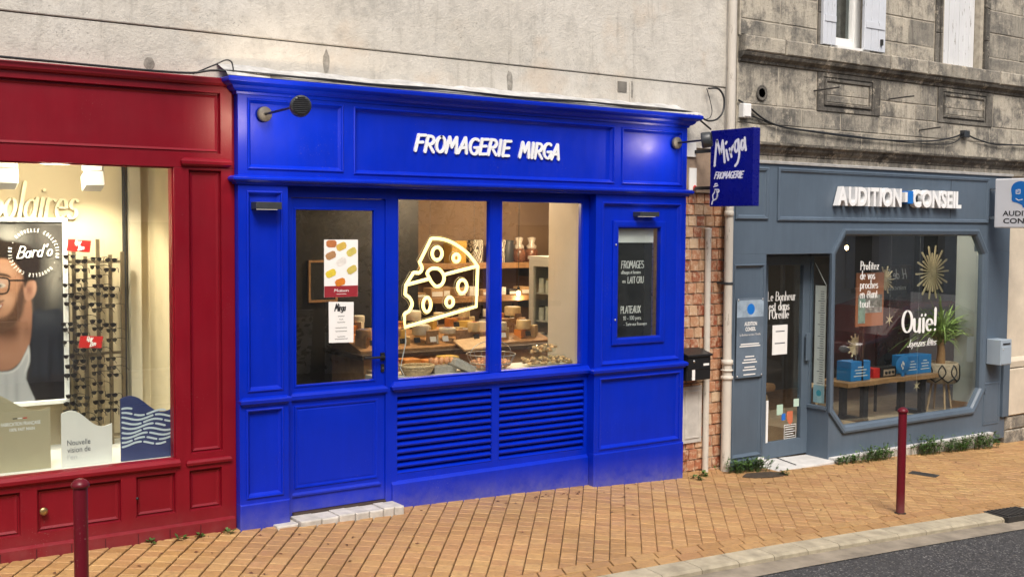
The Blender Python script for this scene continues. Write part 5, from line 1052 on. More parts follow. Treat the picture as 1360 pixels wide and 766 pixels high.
MB().slab([(5.34, -.085), (6.29, -.015), (6.254, .36), (5.31, .36)], lambda X, Y_: -.25, lambda X, Y_: -.022-.03*(X-5.3)-.02*(.36-Y_)).build('slab', M('pale_slab', (.60, .59, .57), .7, .15, 9, 60, .3), sl, .006)
MB().obox((5.75, .2, -.03), (.002, 0, 0), (.06, .2, 0), (0, 0, .004)).build('crack', DARK, sl)
# tiled upstand
up_ = thing('tiled_upstand', 'low row of pale stone tiles at the foot of the grey shop window', 'tiles', (7.6, .03, -.1)); x = 6.27; k = 0
while x < 9.06:
    w = .205; MB().cbox(x+.002, min(x+w, 9.09)-.002, .018, .08, -.3, -.055-.006*(x-6.3), .006).build('tile', WSTONE, up_); x += w
MB().slab([(6.27, .012), (9.095, .012), (9.095, .08), (6.27, .08)], lambda X, Y_: -.054-.006*(X-6.3), lambda X, Y_: -.036-.006*(X-6.3)).build('coping', M('pale_slab', (.6,.59,.57)), up_)
# side trim, hatch
mb = MB(); mb.frame(8.96, 9.27, .03, .52, [(0, Y-.0005), (.004, Y-.008), (.02, Y-.008), (.024, Y-.002)]); mb.build('hatch_frame', GREY, gs); MB().box(8.985, 9.245, Y-.007, Y+.01, .055, .495).build('hatch_door', GREY, gs, .003)
for z in (.40, .45): MB().box(8.965, 8.985, Y-.018, Y-.006, z, z+.025).build('hatch_hinge', GREY, gs)
MB().box(9.30, 9.43, .045, Y+.02, .10, .80).build('side_bracket', GREY, gs, .004)
# raised letters
LW = M('letter_white', (.82, .83, .83), .4, .03); Vt = {}
def raised(text, s0, s1, z0, h, d):
    x = s0; widths = []
    for ch in text: V, F = font_text(ch, 1, 0, .03); widths.append(max(v[0] for v in V)-min(v[0] for v in V)+.085)
    sc = (s1-s0)/sum(widths)
    for ch, w in zip(text, widths):
        V, F = font_text(ch, 1, d/2, .035); xm = min(v[0] for v in V); zmin = 0
        mb = MB(); mb.add([(x+(vx-xm)*sc, Y-.012-d/2-vz, z0+vy*h/.70) for vx, vy, vz in V], F); mb.build('letter', LW, gs); x += w*sc
raised('AUDITION', 6.235, 7.27, 2.518, .178, .06); raised('CONSEIL', 7.455, 8.33, 2.518, .172, .06)
MB().box(7.30, 7.34, Y-.085, Y-.01, 2.56, 2.665).build('white_block', LW, gs, .003); MB().box(7.342, 7.42, Y-.095, Y-.01, 2.545, 2.68).build('blue_block', M('logo_blue', (.01, .16, .55), .4, .03), gs, .003)
# ---- things on the front
pl = thing('name_plate', 'clear name plate with blue dot and white text on the grey pier', 'plate', (5.08, .07, .867)); MB().box(4.90, 5.258, .068, .073, .867, 1.622).build('plate', M('plate_tint', (.13, .17, .22), .15, .2, 5), pl)
MB().box(4.90, 5.258, .0665, .068, 1.44, 1.60).build('pale_strip', M('plate_pale', (.30, .38, .46), .2, .3, 9), pl); MB().lathe((5.085, .0662, 1.515), [(.052, 0), (0, -.0006)], 20, (0, 1, 0)).build('blue_dot', MATS['logo_blue'], pl)
q = MB(); sans(q, 'AUDITION', 5.0, 5.17, 1.36, .035, XZ(.0665), bold=.03); sans(q, 'CONSEIL', 5.015, 5.155, 1.31, .035, XZ(.0665), bold=.03); sans(q, 'Le Bonheur est dans l\'Oreille', 4.94, 5.22, 1.265, .02, XZ(.0665))
for z, wd in ((1.18, .25), (1.16, .28), (1.06, .12), (1.03, .16), (1.005, .2), (.96, .14), (.935, .18), (.89, .16)): q.box(5.08-wd/2, 5.08+wd/2, .0660, .0666, z, z+.011)
q.build('white_lettering', PAPER, pl)
for x, z in ((4.915, .885), (5.243, .885), (4.915, 1.605), (5.243, 1.605)): MB().lathe((x, .068, z), [(.008, 0), (.008, -.008), (0, -.009)], 8, (0, 1, 0)).build('fixing', STEEL, pl)
nm = MB().box(5.205, 5.30, .0625, .0675, -.01, .085); nm = tag(nm.build('number_plate', PAPER), 'small white plate at the foot of the grey pier', 'plate')
# door lettering
dl = thing('door_lettering', 'white serif lettering on the glass door of the grey shop', 'lettering', (5.85, .366, 1.35)); q = MB()
for s, a, b, z in (('Le Bonheur', 5.64, 6.062, 1.555), ('est dans', 5.665, 5.97, 1.46), ("l'Oreille", 5.665, 5.965, 1.375)):
    k = fit(s, a, b, z, .088, XZ(.3685), nib=(.07, .03), depth=.0005, track=.05); q.add(k.v, k.f)
q.build('white_lettering', PAPER, dl)
nt_ = thing('door_notice', 'white paper notice taped inside the grey shop door', 'notice', (5.83, .366, 1.01)); MB().box(5.724, 5.944, .3672, .3690, 1.01, 1.309).build('sheet', PAPER, nt_); q = MB(); q.box(5.77, 5.90, .3662, .3668, 1.24, 1.25); q.box(5.76, 5.91, .3662, .3668, 1.12, 1.13); q.build('text_line', M('slate_ink', (.1,.11,.13)), nt_)
for x, z, w, h, c, lab in ((5.81, .395, .09, .105, (.45, .62, .50), 'mint green sticker low on the grey shop door'), (6.06, .46, .08, .08, (.50, .66, .56), 'pale green sticker at the right side of the door'), (5.885, .335, .055, .07, (.02, .15, .55), 'small blue sticker low on the grey shop door'), (5.96, .30, .09, .12, (.55, .16, .08), 'coral tongue shaped sticker low on the grey shop door')):
    n = 12; mb = MB(); cxx, czz = x+w/2, z+h/2
    P = [(x, z), (x+w, z), (x+w, z+h), (x, z+h)] if c[0] != .55 else [(x, z+h), (x, z+h*.4), (x+w*.2, z+.01), (x+w*.6, z-.02), (x+w, z+.01), (x+w, z+h)]
    mb.prism(P, .3672, .3688); tag(mb.build('sticker', M('sticker_%s' % 'abcdefgh'[int(c[0]*20) % 8], c, .5, .03)), lab, 'sticker')
lb = thing('outlined_label', 'outlined white label at the bottom of the grey shop door glass', 'label', (6.0, .366, .14)); q = MB(); q.frame(5.925, 6.105, .14, .285, [(0, .3685), (.006, .3682)]); 
for i in range(5): q.box(5.94, 6.085-.02*(i % 2), .3672, .3678, .16+i*.024, .167+i*.024)
q.build('white_lettering', PAPER, lb)
bn = thing('hanging_chart', 'long white printed chart hanging in the narrow sidelight', 'chart', (6.3, .23, .5)); MB().box(6.284, 6.286, .165, .305, .50, 1.70).build('sheet', PAPER, bn); q = MB()
for i in range(40): q.box(6.2825, 6.2835, .19+(.0 if i % 5 else -.01), .235+(.03 if i % 5 == 0 else 0), .70+i*.024, .706+i*.024)
q.build('scale_marks', M('slate_ink', (.1,.11,.13)), bn); MB().lathe((6.2832, .235, .60), [(.055, 0), (0, -.0005)], 18, (1, 0, 0)).build('round_logo', M('logo_cyan', (.05, .40, .55), .5), bn); MB().tube([(6.285, .165, 1.70), (6.285, .32, 1.93)], .004, 5).build('cord', WHITE, bn); MB().box(6.2830, 6.2838, .165, .305, .50, .68).build('cyan_foot', M('pale_cyan', (.35, .55, .65), .5), bn)
# grey letter box
lx = thing('letter_box', 'light grey metal letter box on the right end of the grey front', 'letter box', (9.1, 0, .72)); MB().box(8.99, 9.205, -.10, Y-.001, .74, 1.03).build('body', M('box_grey', (.33, .40, .47), .35, .05), lx, .006)
MB().box(9.0, 9.195, -.106, -.1, .75, .95).build('door', MATS['box_grey'], lx, .003); MB().box(9.03, 9.17, -.107, -.1, .975, .99).build('slot', DARK, lx); MB().lathe((9.03, -.106, .92), [(.008, 0), (.008, -.005), (0, -.006)], 8, (0, 1, 0)).build('lock', STEEL, lx)
# ---- room
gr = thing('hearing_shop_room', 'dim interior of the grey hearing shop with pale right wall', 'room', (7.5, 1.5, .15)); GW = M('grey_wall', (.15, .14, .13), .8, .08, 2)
MB().box(5.2, 12, .41, 4.5, -.1, -.03).build('floor', WOODM, gr); MB().box(6.31, 11.5, .13, 1.6, -.03, .165).build('window_stage', M('stage_floor', (.40, .30, .2), .6, .15, 9), gr)
sf = thing('window_spotlight', 'small white spotlight at the top of the grey shop window', 'lamp', (8.25, .32, 2.40)); MB().lathe((8.25, .32, 2.40), [(.03, .1), (.035, .04), (.05, 0), (.047, .004), (.03, .03)], 14).build('shade', WHITE, sf); MB().lathe((8.25, .32, 2.412), [(.032, 0), (0, 0)], 12).build('lens', EM('downlight_cool', (1, .93, .82), 12), sf); lamp_point(sf, (8.25, .32, 2.36), 5, (1, .93, .82), .05)
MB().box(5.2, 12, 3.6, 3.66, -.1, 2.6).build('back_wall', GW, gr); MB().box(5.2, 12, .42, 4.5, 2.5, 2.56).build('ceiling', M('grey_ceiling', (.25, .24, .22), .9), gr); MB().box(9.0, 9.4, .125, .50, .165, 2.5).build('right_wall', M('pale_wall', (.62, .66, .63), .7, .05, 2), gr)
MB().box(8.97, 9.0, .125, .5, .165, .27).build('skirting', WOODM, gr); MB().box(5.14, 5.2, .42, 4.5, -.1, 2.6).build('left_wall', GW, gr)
pendant('pendant_bulb', (8.2, 1.45, 2.05), 2.5, 6, (1, .75, .5), 'glowing bare bulb hanging in the grey shop window top left')
for i, (x, y, lab) in enumerate(((7.6, .9, 'round ceiling downlight in the grey shop window'), (6.2, 1.8, 'round ceiling downlight behind the grey shop door'))):
    t = thing('ceiling_downlight', lab, 'lamp', (x, y, 2.48)); MB().lathe((x, y, 2.48), [(.07, .02), (.075, 0), (.06, -.005), (.055, .0)], 18).build('rim', WHITE, t); MB().lathe((x, y, 2.479), [(.054, 0), (0, 0)], 18).build('diffuser', EM('downlight_cool', (1, .93, .82), 12), t); lamp_point(t, (x, y, 2.4), (8, 3)[i], (1, .9, .76), .1)
# glass lettering
wl_ = thing('window_slogan', 'white serif slogan in five lines on the grey shop window', 'lettering', (6.9, .114, 1.47)); q = MB()
for i, (s, b) in enumerate((('Profitez', 7.05), ('de vos', 6.99), ('proches', 7.045), ('en étant', 7.04), ('tout...', 6.99))):
    k = fit(s, 6.745, b, 1.857-i*.0975, .085, XZ(.1135), nib=(.07, .032), depth=.0005, track=.05); q.add(k.v, k.f)
q.build('white_lettering', PAPER, wl_)
ou = thing('window_word', 'large white serif word on the grey shop window', 'lettering', (7.8, .114, 1.17)); k = fit('Ouïe!', 7.455, 8.09, 1.170, .235, XZ(.1135), nib=(.095, .03), depth=.0006)
for x in (7.80, 7.88, 7.72): pass
k.build('white_lettering', PAPER, ou)
jy = thing('window_greeting', 'small white script greeting under the large word on the grey window', 'lettering', (7.8, .114, 1.0)); fit('Joyeuses fêtes', 7.558, 8.07, 1.010, .078, XZ(.1135), nib=(.06, .04), slant=.3, depth=.0005, track=-.05).build('white_lettering', PAPER, jy)
# bench table
be = thing('bench_table', 'low bench with live edge wooden top and black frame legs in the grey window', 'bench', (7.8, .55, .165)); rg = random.Random(4); n = 16
P = [(6.92+1.68*i/n, .38+rg.uniform(-.018, .018)) for i in range(n+1)]+[(8.60-1.68*i/n, .78+rg.uniform(-.012, .012)) for i in range(n+1)]
MB().slab(P, lambda X, Y_: .585, lambda X, Y_: .632).build('table_top', WOODM, be)
for x in (7.30, 8.33):
    f = MB()
    for y in (.43, .71): f.box(x-.04, x+.04, y, y+.05, .20, .585)
    f.build('leg_posts', BLACK, be); MB().box(x-.04, x+.04, .42, .77, .166, .215).build('leg_foot', BLACK, be); MB().box(x-.04, x+.04, .42, .77, .545, .584).build('leg_head', BLACK, be)
CY = M('carton_blue', (.012, .20, .52), .5, .04, 6)
def carton(x0, x1, y0, y1, z0, z1, label):
    t = thing('blue_carton', label, 'box', (x0, y0, z0)); MB().box(x0, x1, y0, y1, z0, z1).build('box', CY, t, .003); q = MB(); w = x1-x0
    for i, f in enumerate((.3, .6, .5, .7)): q.box(x0+w*(.5-f/2), x0+w*(.5+f/2), y0-.0012, y0-.0004, z0+(z1-z0)*(.68-.15*i), z0+(z1-z0)*(.72-.15*i))
    q.build('text_lines', PAPER, t); MB().box((x0+x1)/2-.001, (x0+x1)/2+.001, y0, y1, z1, z1+.0008).build('flap_seam', DARK, t)
carton(7.06, 7.39, .45, .64, .633, .845, 'blue printed carton at the left of the bench'); carton(8.05, 8.28, .47, .66, .633, .845, 'blue printed carton beside the round fan, left one'); carton(8.285, 8.52, .47, .66, .633, .845, 'blue printed carton at the right end of the bench')
t = thing('radio_box', 'red and black box with knobs in the middle of the bench', 'box', (7.65, .5, .633)); MB().box(7.50, 7.61, .49, .6, .633, .74).build('red_side', M('tag_red', (.5,.01,.01)), t, .003); MB().box(7.612, 7.89, .48, .6, .633, .745).build('case', BLACK, t, .004); MB().box(7.66, 7.86, .476, .48, .65, .72).build('dial_plate', M('tan_plate', (.4, .3, .22), .5), t)
for x in (7.70, 7.76, 7.82): MB().lathe((x, .476, .685), [(.018, 0), (.016, -.012), (0, -.012)], 10, (0, 1, 0)).build('knob', BLACK, t)
t = thing('round_fan', 'round blue hand fan standing on the bench', 'fan', (7.95, .45, .633)); MB().lathe((7.95, .44, .755), [(.0, -.005), (.10, -.005), (.104, 0), (.10, .005), (0, .005)], 26, (0.2, 1, 0)).build('disc', CY, t); MB().box(7.93, 7.97, .43, .45, .633, .67).build('stand', CY, t); q = MB(); 
for dx, dz in ((-.02, 0), (.02, .015), (0, .03), (0, -.03)): q.ball((7.94+dx, .433, .755+dz), .013, .002, .02, 8, 5)
q.build('white_flower_print', PAPER, t)
# sunbursts and stars
GOLD = M('gilt_wood', (.70, .58, .36), .45, .15, 30)
def burst(c, r, n, label, flat=.012, w=.012):
    t = thing('sunburst_ornament', label, 'ornament', c); c = Vector(c)
    for i in range(n):
        a = 2*math.pi*i/n+.05; l = r*(1.0 if i % 2 == 0 else .72); d = Vector((math.cos(a), 0, math.sin(a))); s = Vector((-d.z, 0, d.x))
        MB().add([c+d*r*.06+s*w*.25, c+d*l*.96+s*w*.75, c+d*l, c+d*l*.96-s*w*.75, c+d*r*.06-s*w*.25]+[c+d*r*.06+s*w*.2+Vector((0,flat,0)), c+d*l*.96+s*w*.7+Vector((0,flat,0)), c+d*l+Vector((0,flat,0)), c+d*l*.96-s*w*.7+Vector((0,flat,0)), c+d*r*.06-s*w*.2+Vector((0,flat,0))],
            [(0,1,2,3,4), (9,8,7,6,5)]+[(k, k+5, (k+1) % 5+5, (k+1) % 5) for k in range(5)]).build('ray', GOLD, t)
    MB().lathe(c, [(r*.1, -.004), (r*.1, .012), (0, .014)], 14, (0, 1, 0)).build('hub', GOLD, t)
burst((8.72, .62, 1.775), .32, 28, 'large gilt sunburst ornament above the plant in the grey window', w=.015); burst((7.75, .55, 1.71), .16, 20, 'medium gilt sunburst ornament between the slogan and the black board', w=.008); burst((7.26, .55, 1.0), .135, 24, 'small gilt sunburst standing on the left blue carton', w=.008)
tag(MB().lathe((7.25, .54, .846), [(.03, 0), (.03, .012), (.012, .03), (.01, .05), (0, .05)], 10).build('ornament_stand', BLACK), 'small black stand under the sunburst on the left carton', 'stand')
def star(c, r, label):
    t = thing('paper_star', label, 'ornament', c); n = 6; P = []
    for i in range(2*n): a = math.pi*i/n+math.pi/2; q_ = r if i % 2 == 0 else r*.22; P.append((c[0]+q_*math.cos(a), c[2]+q_*math.sin(a)))
    MB().prism(P, c[1], c[1]+.004).build('star', GOLD, t); MB().tube([(c[0], c[1]+.002, c[2]+r), (c[0], c[1]+.002, 2.45)], .0008, 4).build('thread', WHITE, t)
star((7.84, .55, 1.265), .075, 'gilt star hanging left of the large white word'); star((8.10, .36, .52), .065, 'gilt star hanging in front of the bench edge')
# boards
t = thing('orange_panel', 'orange poster panel with a small picture behind the white slogan', 'poster', (7.4, .5, 1.2)); MB().box(7.185, 7.655, .5, .512, 1.215, 1.80).build('panel', M('print_orange', (.55, .20, .09), .5, .1, 3), t); MB().box(7.22, 7.63, .4985, .5, 1.36, 1.56).build('photo_print', M('print_photo', (.35, .33, .3), .5, .8, 16), t); MB().box(7.22, 7.34, .4975, .4985, 1.25, 1.52).build('green_print', M('print_mint', (.35, .5, .42), .5, .3, 14), t); MB().box(7.24, 7.27, .45, .5, .633, 1.22).build('easel_leg', DWOOD, t)
t = thing('black_board', 'black board with reversed lettering behind the bench', 'board', (8.3, .8, .9)); MB().box(8.02, 8.62, .84, .86, .7, 1.86).build('board', M('slate_black', (.012, .013, .015), .3, .2, 6), t); q = MB(); k = strokes('H. de B', 8.12, 1.70, .11, lambda s, tt, d: (16.66-s, .839-d, tt), nib=(.06, .05), slant=.2, narrow=1.2, depth=.0006)[0] if 'H' in G else MB(); q.add(k.v, k.f); sans(q, 'minceur', 8.14, 8.52, 1.57, .055, lambda s, tt, d: (16.66-s, .839-d, tt)); q.build('reversed_lettering', M('silver_ink', (.45, .45, .45), .4), t)
for x in (8.05, 8.58): MB().box(x-.012, x+.012, .86, .885, .166, 1.86).build('board_leg', BLACK, t)
t = thing('wooden_stool', 'small wooden stool with splayed legs under the left of the bench', 'stool', (7.12, .95, .165))
for dx, dy in ((-.13, -.1), (.13, -.1), (-.13, .1), (.13, .1)): MB().tube([(7.12+dx*.7, .95+dy*.7, .52), (7.12+dx*1.2, .95+dy*1.2, .166)], .014, 8).build('leg', TWOOD, t)
MB().lathe((7.12, .95, .51), [(.14, 0), (.15, .01), (.15, .03), (0, .032)], 20).build('seat', TWOOD, t)
t = thing('wooden_armchair', 'curved wooden chair seen through the grey shop door', 'chair', (6.3, 1.3, -.03)); 
MB().tube([(6.15, 1.2, -.03), (6.22, 1.2, .42), (6.30, 1.2, .47), (6.48, 1.2, .47), (6.56, 1.2, .42), (6.66, 1.2, -.03)], .02, 8).build('leg_hoop', TWOOD, t); MB().tube([(6.15, 1.6, -.03), (6.22, 1.6, .42), (6.30, 1.6, .47), (6.48, 1.6, .47), (6.56, 1.6, .42), (6.66, 1.6, -.03)], .02, 8).build('leg_hoop', TWOOD, t)
MB().box(6.12, 6.68, 1.15, 1.65, .47, .56).build('seat', M('tan_seat', (.32, .16, .06), .5, .1), t, .03); MB().box(6.12, 6.68, 1.6, 1.68, .56, .95).build('backrest', M('tan_seat', (.3,.2,.1)), t, .03)
# potted plant
pp = thing('potted_plant', 'bushy striped plant in a patterned basket pot on wooden legs', 'plant', (8.74, .5, .165)); PC = Vector((8.74, .5, 0))
for i in range(4):
    a = math.pi/4+i*math.pi/2+.3; MB().tube([(PC.x+.09*math.cos(a), PC.y+.09*math.sin(a), .56), (PC.x+.16*math.cos(a), PC.y+.14*math.sin(a), .166)], [.016, .011], 8).build('leg', TWOOD, pp)
MB().lathe((PC.x, PC.y, .50), [(.17, 0), (.205, .05), (.215, .13), (.20, .22), (.195, .235), (.18, .235), (.175, .2)], 26).build('pot', M('pot_straw', (.48, .38, .27), .8, .25, 40, 90, .5), pp)
q = MB()
for s in (-1, 1):
    for i in range(9):
        a0 = 2*math.pi*i/9; P = []
        for j in range(9): h = .02+.2*j/8; r = .2085+.006*math.sin(math.pi*j/8)+(.0 if .04 < h < .2 else -.012); a = a0+s*(.35)*math.sin(j/8*math.pi*1.0)+s*.35*(j/8); P.append((PC.x+r*math.cos(a), PC.y+r*math.sin(a), .5+h))
        q.tube(P, .0075, 5)
q.build('black_pattern', BLACK, pp); MB().tube([(PC.x, PC.y, .68), (PC.x+.01, PC.y, .85), (PC.x-.01, PC.y, 1.0)], [.055, .045, .035], 8).build('trunk', WOODM, pp)
q = MB(); rg = random.Random(17)
for i in range(210):
    a = rg.uniform(0, 2*math.pi); l = rg.uniform(.34, .72); el = rg.uniform(.5, 1.45); b0 = PC+Vector((rg.uniform(-.04, .04), rg.uniform(-.03, .03), rg.uniform(.92, 1.12))); P = []
    dr_ = rg.uniform(.12, .5)
    for j in range(6): t_ = j/5; P.append(b0+Vector((math.cos(a)*l*t_*math.cos(el)*1.5, math.sin(a)*l*t_*math.cos(el)*.55, l*t_*math.sin(el)-dr_*t_*t_*l*1.6)))
    sd_ = Vector((-math.sin(a), math.cos(a), .3)).normalized()
    V = []; F = []
    for j, p_ in enumerate(P): w = .012*(1-(j/5)**2)+.001; V += [p_-sd_*w, p_+Vector((0, 0, -.003)), p_+sd_*w]
    for j in range(5): F += [(3*j, 3*j+1, 3*j+4, 3*j+3), (3*j+1, 3*j+2, 3*j+5, 3*j+4)]
    q.add(V, F)
stuff(q.build('leaves', LEAF2, pp))
# ---- projecting white sign
ps = thing('projecting_white_sign', 'white projecting box sign with blue head logo at the right edge', 'sign', (8.92, -.3, 2.3)); MB().box(8.90, 9.02, -.75, -.02, 2.30, 2.85).build('box', M('sign_panel', (.72, .74, .78), .35, .03), ps, .012)
# face looks towards -X: s runs from the wall edge outwards (towards -Y)
pt = lambda s, t, d: (8.899-d, -.02-s, 2.30+t)
H = smooth([(.20, .44), (.24, .50), (.33, .515), (.41, .47), (.43, .38), (.38, .30), (.37, .235), (.345, .225), (.33, .255), (.27, .28), (.215, .30), (.21, .36)], True, 4); MB().add([pt(s, t, .0012) for s, t in H], [tuple(range(len(H)))]).build('blue_head', MATS['logo_blue'], ps)
q = MB(); Q = [(.26, .42), (.26, .38), (.305, .38), (.305, .425), (.28, .425), (.28, .40)]; ribbon(q, Q, .005, .005, pt, .0016, .0024); q.build('white_mark', PAPER, ps); q = MB(); ribbon(q, [(.26, .325), (.29, .305), (.335, .315)], .005, .005, pt, .0016, .0022); q.build('white_smile', PAPER, ps)
q = MB(); sans(q, 'AUDITION', .105, .60, .135, .055, pt, bold=.02); sans(q, 'CONSEIL', .115, .56, .052, .055, pt, bold=.02); q.build('black_lettering', INK, ps); MB().box(8.94, 8.98, -.02, .08, 2.4, 2.43).build('bracket', STEEL, ps); MB().box(8.94, 8.98, -.02, .08, 2.72, 2.75).build('bracket', STEEL, ps)
# ================================================================== tiled strip, pipes, signs, cables
ts = thing('tiled_wall_strip', 'narrow wall strip of small terracotta tiles between the blue and grey fronts', 'tiled wall', (4.5, .2, 0)); rg = random.Random(31)
MB().box(4.10, 4.84, .195, .4, -.1, 3.1).build('mortar', M('tile_mortar', (.44, .37, .29), .95, .3, 20), ts)
me_cache = []
for k in range(6):
    mb = MB(); mb.cbox(0, 1, -.012-.001*k, .0, 0, 1, .06); m_ = bpy.data.meshes.new('tile'); m_.from_pydata([(x, y if y >= 0 else y+(.01 if False else 0), z) for x, y, z in mb.v], [], mb.f); m_.materials.append(TILE); me_cache.append(m_)
z = -.08; r_ = 0
while z < 2.58:
    h = .103; x = 4.20-(.055 if r_ % 2 else 0)
    while x < 4.83:
        w = .112+rg.uniform(-.014, .014)
        o = bpy.data.objects.new('tile', rg.choice(me_cache)); COL.objects.link(o); o.parent = ts; o.location = Vector((x+.003, .194+rg.uniform(-.003, .003), z+.003))-ORG[ts]; o.scale = (min(w, 4.838-x)-.006, 1, h-.006); o.rotation_euler = (rg.uniform(-.03, .03), 0, rg.uniform(-.03, .03)); x += w
    z += h; r_ += 1
MB().box(4.165, 4.80, .15, .3, 2.60, 3.08).build('rendered_patch', M('brown_render', (.30, .22, .16), .9, .3, 6, 40, .5), ts); MB().box(4.2, 4.40, .13, .2, 2.92, 3.05).build('white_block', WHITE, ts)
MB().box(4.33, 4.42, .14, .17, 2.62, 2.82).build('label_plate', PAPER, ts); MB().ball((4.395, .135, 2.64), .022, .01, .025).build('red_seal', M('tag_red', (.5,.01,.01)), ts)
t = thing('meter_cover', 'flat grey white meter cover low on the tiled strip', 'meter cover', (4.45, .19, .3)); MB().box(4.31, 4.56, .165, .2, .29, .82).build('frame', M('meter_white', (.50, .48, .44), .6, .15, 9), t, .005); mb = MB(); mb.frame(4.34, 4.53, .33, .78, [(0, .164), (.005, .158), (.02, .158), (.025, .164)]); mb.build('door', MATS['meter_white'], t)
MB().box(4.355, 4.515, .160, .166, .345, .765).build('door_panel', MATS['meter_white'], t)
t = thing('thin_pipe', 'thin cream painted pipe running up the tiled strip', 'pipe', (4.62, .15, 0)); MB().tube([(4.600, .15, -.02), (4.590, .15, 2.26)], .030, 12).build('pipe', PIPE, t); MB().lathe((4.590, .15, 2.26), [(.033, 0), (.033, .015), (0, .02)], 12).build('cap', PIPE, t)
dp = thing('downpipe', 'tall cream downpipe with peeling paint beside the grey front', 'downpipe', (4.80, .07, 0))
MB().tube([(4.815, .10, -.03), (4.813, .10, 1.05)], .046, 16).build('lower_pipe', PIPE, dp); MB().tube([(4.812, .10, 1.0), (4.790, .085, 2.5), (4.775, .07, 3.0), (4.775, .07, 9)], .040, 16).build('upper_pipe', PIPE, dp)
for z, h, r in ((1.0, .05, .056), (.86, .04, .058), (.94, .02, .06)): MB().lathe((4.814, .10, z), [(.046, 0), (r, .006), (r, h-.006), (.044, h)], 18).build('pipe_collar', PIPE, dp)
for z in (1.75,): MB().lathe((4.803, .093, z), [(.043, 0), (.047, .004), (.047, .022), (.043, .026)], 16).build('clip', DARKGREY, dp); MB().box(4.745, 4.77, .08, .2, 1.755, 1.775).build('clip_arm', DARKGREY, dp)
MB().lathe((4.783, .08, 2.39), [(.042, 0), (.045, .003), (.045, .04), (.041, .045)], 16).build('pipe_collar', PIPE, dp)
# black letter box on the tiles
t = thing('black_letter_box', 'black metal letter box at the right end of the blue front', 'letter box', (4.36, 0, .9)); MB().box(4.20, 4.50, .0, .16, .90, 1.13).build('body', BLACK, t, .008); mb = MB(); mb.add([(4.195, -.02, 1.115), (4.505, -.02, 1.115), (4.505, .165, 1.165), (4.195, .165, 1.165), (4.195, -.02, 1.135), (4.505, -.02, 1.135), (4.505, .165, 1.18), (4.195, .165, 1.18)], [(0,3,2,1),(4,5,6,7),(0,1,5,4),(1,2,6,5),(2,3,7,6),(3,0,4,7)]); mb.build('lid', BLACK, t, .004)
MB().box(4.21, 4.49, -.006, .001, 1.0, 1.11).build('flap', BLACK, t, .003); MB().box(4.265, 4.30, -.004, .0, .905, 1.04).build('white_sticker', PAPER, t); MB().box(4.40, 4.47, -.0085, -.0055, 1.03, 1.05).build('name_tag', PAPER, t); MB().lathe((4.285, -.004, 1.075), [(.012, 0), (.012, -.006), (0, -.007)], 10, (0, 1, 0)).build('lock', STEEL, t)
# projecting navy sign
ns2 = thing('projecting_navy_sign', 'navy blue projecting sign with white brush lettering beside the downpipe', 'sign', (4.39, -.35, 2.47)); NV = M('navy_sign', (.004, .006, .17), .28, .05, 5)
MB().box(4.35, 4.43, -.612, -.10, 2.468, 3.138).build('panel', NV, ns2, .004); MB().box(4.38, 4.40, -.1, .14, 2.62, 2.65).build('bracket', BLACK, ns2); MB().box(4.38, 4.40, -.1, .14, 2.95, 2.98).build('bracket', BLACK, ns2)
sp = lambda s, t_, d: (4.349-d, -.10-s, 2.468+t_)
q = MB()
for S in ([(.055, .36), (.075, .56), (.082, .58)], [(.082, .575), (.105, .52), (.125, .45), (.13, .47), (.145, .56), (.15, .575)], [(.15, .57), (.165, .48), (.178, .385)], [(.195, .49), (.215, .42), (.22, .405)], [(.188, .548), (.196, .56)], [(.235, .50), (.255, .44), (.258, .43)], [(.25, .47), (.265, .51), (.285, .53)], smooth([(.325, .57), (.30, .55), (.295, .50), (.312, .47), (.335, .50), (.335, .56)]), smooth([(.335, .575), (.35, .46), (.335, .385), (.305, .35)]), smooth([(.40, .56), (.375, .56), (.37, .51), (.385, .485), (.405, .52), (.41, .57)]), [(.41, .585), (.415, .53), (.425, .48)]):
    ribbon(q, S, .0118, .0118, sp, .0, .0012+.0003*(len(q.f) % 4))
q.build('brush_word', SIGNW, ns2)
q = strokes('FROMAGERIE', .055, .245, .055, sp, nib=(.11, .09), narrow=1.10, slant=.25, track=.0, depth=.0012, wob=.05)[0]; q.build('lettering', SIGNW, ns2)
q = MB()
for S in (smooth([(.03, .02), (.04, .05), (.085, .07), (.1, .10)]), smooth([(.045, .06), (.04, .10), (.06, .125), (.065, .15)]), smooth([(.085, .075), (.095, .11), (.088, .14)]), smooth([(.06, .135), (.075, .15), (.095, .145)]), [(.05, .175), (.098, .185)], [(.062, .18), (.066, .2), (.09, .2)], smooth([(.1, .12), (.112, .13), (.112, .145), (.098, .15)])): ribbon(q, S, .0058, .0058, sp, 0, .0012)
q.build('white_figure_mark', SIGNW, ns2)
# cables and boxes
def cable(pts, r, label, mat_=BLACK, name='cable'):
    P = []
    n = len(pts)
    for i in range(n-1):
        p0, p1, p2, p3 = map(Vector, (pts[max(i-1, 0)], pts[i], pts[i+1], pts[min(i+2, n-1)]))
        for k in range(6): t = k/6; P.append(.5*((2*p1)+(-p0+p2)*t+(2*p0-5*p1+4*p2-p3)*t*t+(-p0+3*p1-3*p2+p3)*t**3))
    P.append(Vector(pts[-1])); tag(MB().tube(P, r, 6).build(name, mat_), label, 'cable')
cable([(-2.5, .01, 3.285), (-1.2, .01, 3.272), (-.4, .0, 3.268), (-.15, -.03, 3.30), (.3, -.085, 3.295), (.9, -.08, 3.290), (1.5, -.085, 3.299), (2.2, -.08, 3.290), (2.9, -.085, 3.300), (3.5, -.08, 3.290), (4.1, -.06, 3.296), (4.25, .0, 3.27), (4.5, .05, 3.17)], .0085, 'thick black cable lying along the top of the red and blue cornices')
